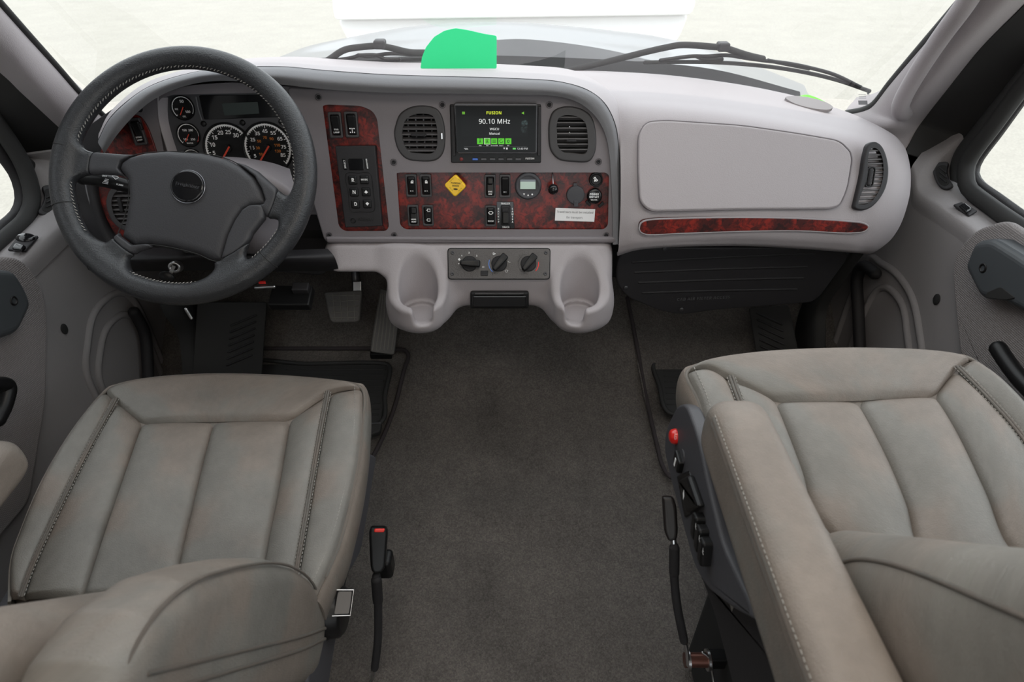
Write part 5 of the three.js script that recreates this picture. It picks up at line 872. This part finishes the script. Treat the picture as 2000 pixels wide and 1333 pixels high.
{ // ---- passenger
  const s = thing('seat', 'paler leather passenger seat, raised, with its inner armrest folded down', 'seat');
  const xc = .505, f = (x, z) => { const fr = Math.max(0, -.69 - z); return .734 - .14 * (z + .738) + .02 * sm(.13, .25, Math.abs(x - xc)) - 1.3 * fr * fr; };
  const W3 = (x, z) => pj(x, f(x, z), z);
  const frontEdge = [[1345, 716], [1362, 704], [1420, 691], [1520, 680], [1650, 674], [1780, 676], [1860, 682], [1903, 690]];
  const el = [[1343, 718], W3(.256, -.62), W3(.256, -.54), W3(.256, -.46), W3(.256, -.38)], bl = [[1428, 735], [1450, 795], [1490, 890], [1530, 980], W3(.33, -.38)];
  const s1 = [[1520, 776], [1548, 850], [1575, 920], [1608, 1015], W3(.405, -.38)], s2 = [[1681, 774], [1740, 890], [1780, 985], [1808, 1070], W3(.51, -.38)], s3 = [[1834, 765], [1882, 850], [1935, 960], [1985, 1070], W3(.615, -.38)];
  const br = [[1872, 716], [1940, 785], [2000, 855], [2080, 980], W3(.685, -.38)], er = [[1904, 691], [1965, 738], [2030, 810], [2110, 930], W3(.74, -.38)];
  const P1 = (nm, ...a) => part(s, nm, panel(f, ...a), M.leather);
  P1('cushion_panel', frontEdge, [[1520, 776], [1600, 775.5], [1681, 774], [1760, 769], [1834, 765]], [[1345, 716], [1385, 713], [1428, 732], [1520, 776]], [[1903, 690], [1872, 716], [1834, 765]], [.022, 0, 0, 0], { nu: 56, nv: 22, crown: .004 });
  P1('cushion_panel', [[1520, 776], [1600, 775.5], [1681, 774]], [s1.at(-1), s2.at(-1)], s1, s2, [0, .01, 0, 0], { crown: .008 });
  P1('cushion_panel', [[1681, 774], [1760, 769], [1834, 765]], [s2.at(-1), s3.at(-1)], s2, s3, [0, .01, 0, 0], { crown: .008 });
  P1('cushion_panel', [[1428, 733], [1475, 754], [1520, 776]], [bl.at(-1), s1.at(-1)], bl, s1, [0, .01, 0, 0], { crown: .008 });
  P1('cushion_panel', [[1834, 765], [1855, 738], [1872, 716]], [s3.at(-1), br.at(-1)], s3, br, [0, .01, 0, 0], { crown: .008 });
  P1('cushion_panel', [[1344, 717], [1385, 713], [1428, 733]], [el.at(-1), bl.at(-1)], el, bl, [0, .01, .014, 0], { nu: 20, crown: .004 });
  P1('cushion_panel', [[1872, 716], [1890, 703], [1904, 691]], [br.at(-1), er.at(-1)], br, er, [0, .01, 0, .016], { nu: 20, crown: .004 });
  part(s, 'cushion_core', panel(f, frontEdge, [el.at(-1), s2.at(-1), er.at(-1)], el, er, [.02, 0, .02, .02], { nu: 60, nv: 50, crown: 0, lift: -.0135 }), M.leather);
  part(s, 'stitching', stitch([...[-8, 8].flatMap((k) => [onF(f, shift(bl, k), -.001), onF(f, shift(br, k), -.001)]), onF(f, shift(el, 12), .001)]), M.thread, 'pale double stitching');
  for (const l of [bl, br]) for (const k of [-3, 3]) part(s, 'welt', tube(onF(f, shift(l, k), -.0005), .002, { rs: 8, n: 60 }), M.leather);
  part(s, 'piping', tube(onF(f, [...el].reverse().concat(frontEdge.slice(1, -1), er), -.012), .003, { n: 200, rs: 8 }), M.leather);
  const loop = [...el].reverse().concat(frontEdge.slice(1, -1), er), pts = onF(f, loop, -.008), out = pts.map((p, i) => { const a = pts[Math.max(0, i - 1)], b = pts[Math.min(pts.length - 1, i + 1)], t = b.clone().sub(a); return V3(-t.z, 0, t.x).normalize().multiplyScalar(-1); });
  if (out[Math.floor(out.length / 2)].z > 0) out.forEach((o) => o.negate());
  part(s, 'cushion_side', skirt(pts, out, .125), M.leather);
  part(s, 'cushion_base', rbox(.46, .06, .44, .03).rotateX(.14).translate(xc, .63, -.5), M.seatPlastic);
  const fr = frame(V3(.245, 0, 0), V3(-1, 0, 0));
  const sh = part(s, 'side_shroud', plate(fr, [[1322, 791], [1340, 789], [1362, 850], [1380, 940], [1410, 1065], [1462, 1175], [1470, 1212], [1424, 1186], [1380, 1150], [1355, 1107], [1329, 1010], [1311, 944], [1296, 878], [1301, 835]], { z0: -.012, depth: .02, bevel: .005, r: .02, w: .008, seg: 4 }), M.seatPlastic, 'dark grey control panel on the seat side');
  part(s, 'lower_skirt', plate(fr, [[1366, 1120], [1470, 1190], [1560, 1340], [1560, 1420], [1445, 1400], [1418, 1290], [1396, 1205]], { z0: -.03, depth: .02, bevel: .005, r: .012, w: -.01, seg: 4 }), M.charcoal);
  part(s, 'pedestal', rbox(.38, .5, .36, .03).translate(xc + .02, .34, -.42), M.matte);
  part(s, 'suspension_arm', rbox(.03, .1, .12, .01).translate(...P(1470, 1310, .82).toArray()), M.black);
  const rb = part(sh, 'red_button', fr.putpx(lathe([[.0001, .012], [.006, .0115], [.010, .009], [.0115, .004], [.0115, 0]], 32), 1323, 853, .006), M.red, 'red seat button');
  const ic = (c, w, h) => { c.lineWidth = w * .16; c.beginPath(); c.moveTo(w * .25, h * .1); c.lineTo(w * .4, h * .75); c.lineTo(w * .85, h * .75); c.stroke(); c.beginPath(); c.arc(w * .6, h * .3, w * .1, 0, 7); c.fill(); };
  part(sh, 'symbol', fr.putpx(print(.010, .010, ic), 1318, 853, .0186), M.print);
  part(sh, 'slide_lever', fr.putpx(rbox(.026, .022, .02, .003, 4), 1333, 902, .006), M.black); part(sh, 'lever_stem', fr.putpx(cyl(.011, .011, .016), 1342, 893, .002), M.seatPlastic); part(sh, 'lever_mark', fr.putpx(rbox(.004, .014, .001, .0003), 1318, 903, .0165), M.white);
  const big = slab(roundPath([[-.024, -.034], [.024, -.034], [.024, .034], [-.024, .034]], .004), .006, .002, 3);
  part(sh, 'rocker_frame', plate(fr, [[1321, 930], [1344, 920], [1368, 993], [1336, 1012]], { z0: .004, depth: .006, bevel: .002, r: .004 }), M.black);
  part(sh, 'rocker', plate(fr, [[1324, 938], [1341, 928], [1362, 990], [1338, 1004]], { z0: .006, depth: .012, bevel: .005, r: .005, seg: 4 }), M.black);
  part(sh, 'symbol', fr.putpx(print(.008, .016, (c, w, h) => { c.beginPath(); c.moveTo(w / 2, 0); c.lineTo(w, h / 2); c.lineTo(w / 2, h); c.lineTo(0, h / 2); c.fill(); }), 1335, 967, .0186, .4), M.print);
  for (const [x, y] of [[1366, 1029], [1373, 1053], [1380, 1078]]) { part(sh, 'button', fr.putpx(rbox(.017, .034, .018, .004, 4), x, y, .012, .35), M.black); part(sh, 'symbol', fr.putpx(print(.008, .008, ic), x - 7, y, .0214), M.print); }
  seatback(s, xc + .03, .665, -.385, .66, .46, .62, .1, .012, [[1640, 1100], [1672, 1093], [1712, 1096], [1770, 1111], [1840, 1138], [1920, 1172], [1990, 1202], [2080, 1242]]);
  armrest(s, V3(.265, .772, -.09), V3(0, 0, -1), V3(0, 1, 0), .465, .0385, .052, [.62, .45]);
}
// ---------------------------------------------------------------- pedals, mats, trays, belts
M.tread = mat({ color: [.2, .19, .175], roughness: .6 });
const fy = (x, z) => floorY(z);
const onFloor = (l, o = 0) => l.map(([x, y]) => PF(x, y, fy, .4, 3.2).add(V3(0, o, 0)));
{
  const m = thing('floor_mat', 'dark grey carpet mat with bound edge in the driver footwell', 'mat');
  const rows = [[[420, 690], [560, 690], [690, 691], [798, 697]], [[330, 760], [480, 760], [640, 760], [783, 760]], [[240, 830], [420, 830], [600, 830], [762, 832]], [[160, 910], [360, 910], [560, 910], [728, 912]]].map((r) => onFloor(r, .010));
  part(m, 'pile', patch(rows, 40, 30, .01), M.carpet);
  part(m, 'binding', tube(onFloor([[500, 690], [640, 690], [770, 691], [794, 695], [799, 706], [793, 724], [772, 803], [745, 872], [722, 915]], .016), .0055, { rs: 8, n: 90 }), M.carpetEdge, 'dark bound edge');
  const m2 = thing('floor_mat', 'dark grey carpet mat with bound edge in the passenger footwell', 'mat');
  const r2 = [[[1224, 594], [1320, 596], [1400, 598], [1470, 600]], [[1240, 690], [1360, 690], [1460, 690], [1560, 690]], [[1264, 810], [1400, 810], [1520, 810], [1640, 810]], [[1300, 930], [1440, 935], [1580, 935], [1700, 935]]].map((r) => onFloor(r, .010));
  part(m2, 'pile', patch(r2, 40, 30, .01), M.carpet);
  part(m2, 'binding', tube(onFloor([[1224, 592], [1238, 660], [1262, 790], [1282, 880], [1292, 918], [1306, 940], [1340, 950]], .016), .0055, { rs: 8, n: 80 }), M.carpetEdge, 'dark bound edge');
}
function tray(name, label, outline, ribs) {
  const c = onFloor(outline, .026), t = thing(name, label, 'foot tray'), o = c.reduce((a, p) => a.add(p), V3(0, 0, 0)).multiplyScalar(1 / c.length);
  const fr = frame(o, V3(0, 1, .28), V3(0, 0, -1));
  part(t, 'base', plate(fr, outline, { z0: -.004, depth: .008, bevel: .002, r: .012 }), M.rubber);
  part(t, 'raised_rim', tube(outline.map(([x, y]) => fr.px(x, y, .006)), .006, { closed: true, n: 120, rs: 8 }), M.rubber);
  for (const [a, b] of ribs) part(t, 'rib', tube([fr.px(...a, .0045), fr.px(...b, .0045)], .0025, { rs: 6, n: 4 }), M.rubber);
  return [t, fr];
}
{
  const ribs = []; for (let y = 722; y < 815; y += 11) ribs.push([[560, y], [752 - (y - 722) * .16, y]]);
  const [t, fr] = tray('foot_tray', 'black ribbed rubber tray in front of the driver seat', [[480, 712], [600, 711], [752, 711], [761, 716], [752, 770], [744, 825], [560, 830], [460, 830]], ribs);
  const e = [[560, 832], [744, 826], [741, 842], [712, 853], [560, 858]].map(([x, y]) => fr.px(x, y, .004));
  part(t, 'rear_step', plate(fr, [[560, 826], [745, 824], [742, 842], [714, 854], [560, 858]], { z0: -.01, depth: .02, bevel: .004, r: .006 }), M.rubber);
  part(t, 'step_edge', tube([fr.px(560, 834, .011), fr.px(742, 827, .011)], .003, { rs: 8, n: 4 }), M.darkSteel);
  const r2 = []; for (let y = 724; y < 800; y += 11) r2.push([[1297 + (y - 724) * .1, y], [1400, y]]);
  tray('foot_tray', 'black ribbed rubber tray in front of the passenger seat', [[1278, 711], [1360, 709], [1440, 709], [1440, 812], [1330, 812], [1306, 806], [1297, 795], [1288, 755]], r2);
}
{
  const p = thing('brake_pedal', 'black brake pedal with a gridded rubber pad', 'pedal');
  const fr = frame(P(669, 600, 1.6), V3(0, .55, .83));
  part(p, 'pad', plate(fr, [[632, 571], [707, 567], [702, 626], [696, 630], [650, 631], [644, 626]], { z0: -.012, depth: .014, bevel: .004, r: .008, seg: 4 }), mat({ color: [.11, .105, .1], roughness: .6 }));
  for (let i = 0; i < 5; i++) part(p, 'tread', tube([fr.px(640 + i * 2.2, 578 + i * 11, .0025), fr.px(701 - i * 1, 576 + i * 11, .0025)], .0014, { rs: 6, n: 3 }), M.tread);
  for (let i = 0; i < 4; i++) part(p, 'tread', tube([fr.px(650 + i * 14, 574, .0025), fr.px(655 + i * 12.5, 625, .0025)], .0014, { rs: 6, n: 3 }), M.tread);
  part(p, 'arm', tube([P(697, 570, 1.63), P(695, 548, 1.64), P(690, 500, 1.62)], .012, { rs: 10 }), M.darkSteel); part(p, 'arm_plate', rbox(.022, .03, .006, .002).applyMatrix4(fr.m).translate(...P(698, 561, 1.6).sub(fr.O).toArray()), M.steel);
  const g = thing('accelerator_pedal', 'long black accelerator pedal with lengthwise ribs', 'pedal');
  const fg = frame(P(748, 630, 1.655), V3(-.05, .76, .65));
  part(g, 'pad', plate(fg, [[742, 563], [764, 570], [776, 640], [769, 693], [723, 687], [731, 628]], { z0: -.01, depth: .011, bevel: .003, r: .006, seg: 3 }), mat({ color: [.12, .115, .11], roughness: .6 }));
  for (let i = 0; i < 6; i++) part(g, 'rib', tube([fg.px(744 + i * 3.8, 574, .001), fg.px(735 + i * 7, 630, .001), fg.px(728 + i * 7.3, 684, .001)], .0018, { rs: 6, n: 8 }), M.tread);
  part(g, 'hinge', rbox(.06, .02, .03, .004).translate(...onFloor([[746, 694]], .006)[0].toArray()), M.black);
}
// ribbed black kick plates at both sides of the footwells
for (const [x, y, t, nx, pl, lab, k] of [[478, 660, 1.62, .45, [[385, 590], [522, 590], [512, 735], [375, 740]], 'black ribbed kick plate left of the brake pedal', -1], [1505, 650, 1.62, -.45, [[1462, 602], [1540, 596], [1560, 690], [1478, 700]], 'black ribbed kick plate right of the filter cover', 1]]) {
  const o = thing('kick_plate', lab, 'kick plate'), fr = frame(P(x, y, t), V3(nx, .5, .75));
  part(o, 'panel', plate(fr, pl, { z0: -.012, depth: .014, bevel: .003, r: .008 }), M.rubber);
  for (let i = 0; i < 7; i++) part(o, 'rib', tube([fr.px(x - 26 + k * i * 1.5, y - 38 + i * 13 + (k < 0 ? 14 : 0), .003), fr.px(x + 22 + k * i * 1.5, y - 38 + i * 13 + (k < 0 ? -6 : 22), .003)], .003, { rs: 6, n: 3 }), M.charcoal);
}
// door sills
for (const s of [-1, 1]) struct('sill_' + (s < 0 ? 1 : 2), rbox(.1, .3, 2.2, .02).translate(s < 0 ? -1.0 : .93, .03, -.45), M.charcoal);
// seat belt buckles
{
  const b = thing('belt_buckle', 'black seat belt buckle with a red release button beside the driver seat', 'buckle');
  const fr = frame(P(738, 1080, 1.06), V3(.12, .62, .78));
  part(b, 'housing', plate(fr, [[720, 1040], [724, 1032], [752, 1032], [757, 1040], [752, 1110], [744, 1122], [728, 1122], [723, 1110]], { z0: -.014, depth: .02, bevel: .005, r: .006, seg: 4 }), M.black);
  part(b, 'release_button', plate(fr, [[731, 1034], [752, 1034], [750, 1041], [730, 1041]], { z0: -.004, depth: .012, bevel: .002, r: .003 }), mat({ color: [.75, .03, .02], roughness: .35 }), 'red release button');
  part(b, 'sleeve', tube([P(735, 1126, 1.07), P(738, 1170, 1.10), P(738, 1250, 1.13), P(732, 1305, 1.15)], .0075, { rs: 10 }), M.charcoal); part(b, 'sleeve_joint', tube([P(735, 1134, 1.07), P(738, 1174, 1.10)], .0095, { rs: 10 }), M.charcoal);
  part(b, 'cable', tube([P(731, 1304, 1.15), P(727, 1320, 1.16), P(724, 1345, 1.17)], .0025, { rs: 8 }), M.steel);
  part(b, 'guide', rbox(.03, .05, .035, .008).translate(...P(752, 1102, 1.13).toArray()), M.black);
  const c = thing('belt_buckle', 'black seat belt buckle turned away beside the passenger seat', 'buckle');
  const f2 = frame(P(1309, 1015, .9), V3(-.15, .62, .78));
  part(c, 'housing', plate(f2, [[1294, 975], [1297, 972], [1316, 973], [1322, 990], [1325, 1040], [1322, 1057], [1306, 1060], [1298, 1040]], { z0: -.012, depth: .018, bevel: .005, r: .005, seg: 4 }), mat({ color: [.012, .0095, .009], roughness: .45 }));
  part(c, 'ferrule', tube([P(1315, 1050, .9), P(1317, 1075, .9)], .0045, { rs: 8 }), M.steel); part(c, 'sleeve', tube([P(1317, 1068, .9), P(1316, 1110, .91), P(1322, 1180, .92), P(1336, 1252, .93)], .0065, { rs: 10 }), M.charcoal); part(c, 'sleeve_joint', tube([P(1317, 1072, .9), P(1317, 1118, .91)], .0078, { rs: 10 }), M.charcoal);
  part(c, 'cable', tube([P(1337, 1252, .93), P(1342, 1275, .935), P(1344, 1300, .94)], .003, { rs: 8 }), M.steel);
  const q = P(1362, 1290, .95); part(c, 'anchor_pin', new THREE.CylinderGeometry(.011, .011, .04, 20).rotateZ(Math.PI / 2).translate(q.x, q.y, q.z), mat({ color: [.16, .07, .055], roughness: .35, metalness: .7 }));
  for (const x of [1343, 1382]) { const w = P(x, 1290, .95); part(c, 'washer', new THREE.CylinderGeometry(.016, .016, .004, 24).rotateZ(Math.PI / 2).translate(w.x, w.y, w.z), M.steel); }
  part(c, 'spring_clip', tube([P(1372, 1275, .94), P(1384, 1285, .94), P(1392, 1320, .95), P(1395, 1345, .95)], .002, { rs: 6 }), M.steel);
  part(c, 'bracket', rbox(.06, .03, .02, .004).translate(...P(1408, 1288, .97).toArray()), M.black);
}

// black rubber jambs ahead of the doors
for (const [n, a, b, X] of [['jamb_1', [[300, 560], [318, 610], [343, 645], [354, 690], [357, 760]], [[385, 560], [400, 610], [408, 650], [412, 690], [414, 760]], -.84], ['jamb_2', [[1690, 492], [1655, 540], [1618, 598], [1612, 650], [1611, 720]], [[1640, 492], [1595, 540], [1565, 598], [1552, 650], [1548, 720]], .79]]) struct(n, patch([a.map(([x, y]) => PX(x, y, X)), a.map(([x, y], i) => PX((x + b[i][0]) / 2, y, X * .97)), b.map(([x, y]) => PX(x, y, X))], 24, 10, .006), M.rubber, 'black rubber door jamb');

for (const sgn of [-1, 1]) { // dark body side closing the corner between dashboard end, pillar and door
  const sh = new THREE.Shape([[-1.375, .80], [-1.40, .835], [-1.48, .835], [-1.72, .79], [-1.72, .3], [-1.375, .3]].map((p) => new THREE.Vector2(...p)));
  const g = slab(sh, .02, .002, 1).applyMatrix4(new THREE.Matrix4().makeBasis(V3(0, 0, 1), V3(0, 1, 0), V3(1, 0, 0))).translate(sgn < 0 ? -1.045 : .955, 0, 0);
  struct('quarter_panel_' + (sgn < 0 ? 1 : 2), g, M.matte);
}
// ---------------------------------------------------------------- outside: pavement, bonnet, wipers, white trailer
{
  const g = new THREE.PlaneGeometry(90, 90).rotateX(-Math.PI / 2).translate(0, -1.05, -10); boxUV(g);
  const p = struct('ground', g, mat({ map: paveMap, roughness: .95 }), 'sunlit pale concrete yard');
}
{
  const hood = thing('bonnet', 'pale grey truck bonnet beyond the windscreen with a black cowl', 'bonnet');
  const far = [[555, 118], [610, 96], [700, 76], [800, 58], [890, 50], [1000, 49], [1100, 56], [1200, 66], [1290, 78], [1400, 108], [1560, 170]].map(([x, y]) => PZ(x, y, -2.75));
  const mid = [[540, 122], [600, 108], [700, 93], [800, 80], [890, 74], [1000, 72], [1100, 78], [1200, 88], [1300, 102], [1420, 125], [1580, 185]].map(([x, y]) => PZ(x, y, -2.2));
  const near = [[520, 128], [600, 126], [700, 124], [800, 122], [890, 122], [1000, 122], [1100, 128], [1200, 134], [1320, 142], [1450, 155], [1600, 200]].map(([x, y]) => PZ(x, y, -1.78));
  const drop = far.map((p) => p.clone().add(V3(0, -.25, -.12)));
  part(hood, 'panel', patch([drop, far, mid, near], 60, 30, .01), mat({ color: [.085, .088, .09], roughness: .45, clearcoat: .35, clearcoatRoughness: .1 }));
  const c0 = [[960, 84], [1020, 82], [1090, 88], [1160, 98], [1220, 110], [1270, 122]].map(([x, y]) => PZ(x, y, -2.02).add(V3(0, .008, 0))), c1 = [[960, 118], [1020, 120], [1090, 122], [1160, 124], [1220, 127], [1270, 128]].map(([x, y]) => PZ(x, y, -1.8).add(V3(0, .01, 0)));
  part(hood, 'cowl_grille', patch([c0, c1], 24, 8, .006), M.charcoal, 'black plastic cowl');
  const s0 = [[560, 124], [700, 121], [830, 119], [960, 118], [1100, 122], [1250, 130], [1400, 146], [1560, 188]].map(([x, y]) => PZ(x, y, -1.76).add(V3(0, .012, 0))), s1 = s0.map((p) => p.clone().add(V3(0, -.05, .06)));
  part(hood, 'cowl_edge', patch([s0, s1], 40, 4, .006), M.black);
  const gn = [[1560, 188], [1577, 185], [1600, 193], [1622, 205]].map(([x, y]) => PZ(x, y, -1.72)), gn2 = gn.map((p) => p.clone().add(V3(0, -.06, .05)));
  part(hood, 'paint_stripe', patch([gn, gn2], 12, 3, .006), mat({ color: [.12, .75, .02], roughness: .4 }), 'lime green corner');
}
{ // white trailer parked ahead
  const t = thing('trailer', 'white trailer standing on the yard ahead of the bonnet', 'trailer');
  const z = -6.5, q = (x, y) => { const p = PZ(x, y, z); return [p.x, p.y]; };
  const body = roundPath([q(640, -160), q(650, 20), q(655, 40), q(1350, 30), q(1358, 10), q(1365, -160)], .05);
  part(t, 'body', slab(body, 3, .02).translate(0, 0, z - 3), M.white);
  part(t, 'front_skirt', slab(roundPath([q(655, 42), q(668, 70), q(690, 110), q(690, 200), q(1300, 200), q(1310, 110), q(1335, 70), q(1350, 32)], .05), 2.9, .02).translate(0, 0, z - 3), M.white);
  part(t, 'hitch_post', rbox(.1, 1.2, .1, .01).translate(PZ(886, 50, z).x, -.45, z + .1), mat({ color: [.5, .5, .54], roughness: .5 }), 'grey post');
}
function wiper(name, label, arm, blade, cap, springs) {
  const w = thing(name, label, 'wiper', 'windscreen wipers');
  part(w, 'arm', tube(arm, .0075, { rs: 8 }), M.matte);
  const b = part(w, 'blade', tube(blade, .0048, { rs: 8 }), M.rubber);
  for (const s of springs) part(w, 'bracket', tube(s, .0048, { rs: 6 }), M.black);
  part(w, 'pivot', rbox(.028, .02, .03, .005).translate(cap.x, cap.y, cap.z), M.charcoal);
  return w;
}
{
  const q = (z) => (l) => l.map(([x, y]) => PZ(x, y, z)), k = q(-1.62), k2 = q(-1.63);
  wiper('wiper', 'black windscreen wiper on the left, half behind the green card', k([[610, 132], [640, 118], [672, 98], [705, 92], [742, 90], [765, 94], [800, 102], [830, 103]]), k2([[600, 130], [700, 122], [780, 117], [860, 115], [960, 118]]), k([[742, 86]])[0], [k([[640, 120], [690, 112], [702, 108], [716, 110], [760, 105], [800, 106], [830, 106]]), k([[700, 108], [735, 108], [752, 115], [780, 116]])]);
  wiper('wiper', 'black windscreen wiper sweeping to the right in front of the passenger', k([[1110, 138], [1180, 122], [1260, 102], [1300, 93], [1330, 88], [1400, 92], [1412, 93], [1460, 108], [1490, 115]]), k2([[1260, 122], [1330, 121], [1400, 122], [1500, 130], [1580, 143], [1640, 158], [1698, 178]]), k([[1412, 91]])[0], [k([[1290, 118], [1350, 110], [1380, 110], [1420, 108], [1460, 114], [1490, 118], [1540, 124], [1580, 132], [1630, 146], [1680, 170]]), k([[1360, 110], [1375, 116], [1410, 116]]), k([[1500, 118], [1550, 128], [1580, 134]])]);
}
{ // green card standing against the glass
  const fr = frame(PZ(896, 130, -1.46), V3(0, .1, 1));
  const o = [[821, 134], [824, 112], [832, 92], [848, 72], [868, 60], [890, 55], [915, 59], [945, 66], [970, 70], [970, 134]];
  const g = single('paper_card', plate(fr, o, { z0: 0, depth: .0015, bevel: .0003, r: .004 }), mat({ color: [.02, .62, .24], roughness: .6 }), 'bright green paper card with a rounded top on the dashboard', 'card');
}

struct('wall_unseen_left', rbox(.3, 4, 9, .02).translate(-3.0, .9, 1.8), mat({ color: [.16, .15, .145], roughness: .9 }));   // unseen dark wall, out of view, placed to darken the driver side
{ // small printed maker's marks on the glass
  const t = single('glass_label', frame(PZ(1690, 192, -1.40), V3(0, .7, .7)).put(print(.04, .045, (c, w, h) => { c.fillStyle = c.strokeStyle = '#55565a'; c.fillRect(w * .1, h * .62, w * .5, h * .22); c.fillRect(w * .5, h * .1, w * .3, h * .05); c.fillRect(w * .62, h * .2, w * .12, h * .1); for (let i = 0; i < 3; i++) c.fillRect(w * .15, h * (.3 + .09 * i), w * .4, h * .02); }, 2500)), M.print, 'small grey printed label low on the windscreen', 'label');
}
// ---------------------------------------------------------------- every thing gets its own base, then the frame is drawn
sheetTex.needsUpdate = true;
scene.updateMatrixWorld(true);
for (const o of [...scene.children]) {
  if (o.isLight || o.isCamera || !(o.isMesh || o.isGroup) || o.userData.placed) continue;
  const b = new THREE.Box3().setFromObject(o, true); if (b.isEmpty()) continue;
  const p = V3((b.min.x + b.max.x) / 2, b.min.y, (b.min.z + b.max.z) / 2);
  if (o.isMesh) { o.geometry = o.geometry.clone().translate(-p.x, -p.y, -p.z); o.position.copy(p); for (const c of o.children) c.position.sub(p); }
  else if (o.isGroup) { o.position.copy(p); for (const c of o.children) c.position.sub(p); }
}
scene.traverse((o) => { if (o.isMesh) { o.castShadow = o.receiveShadow = true; } });
renderer.render(scene, camera);
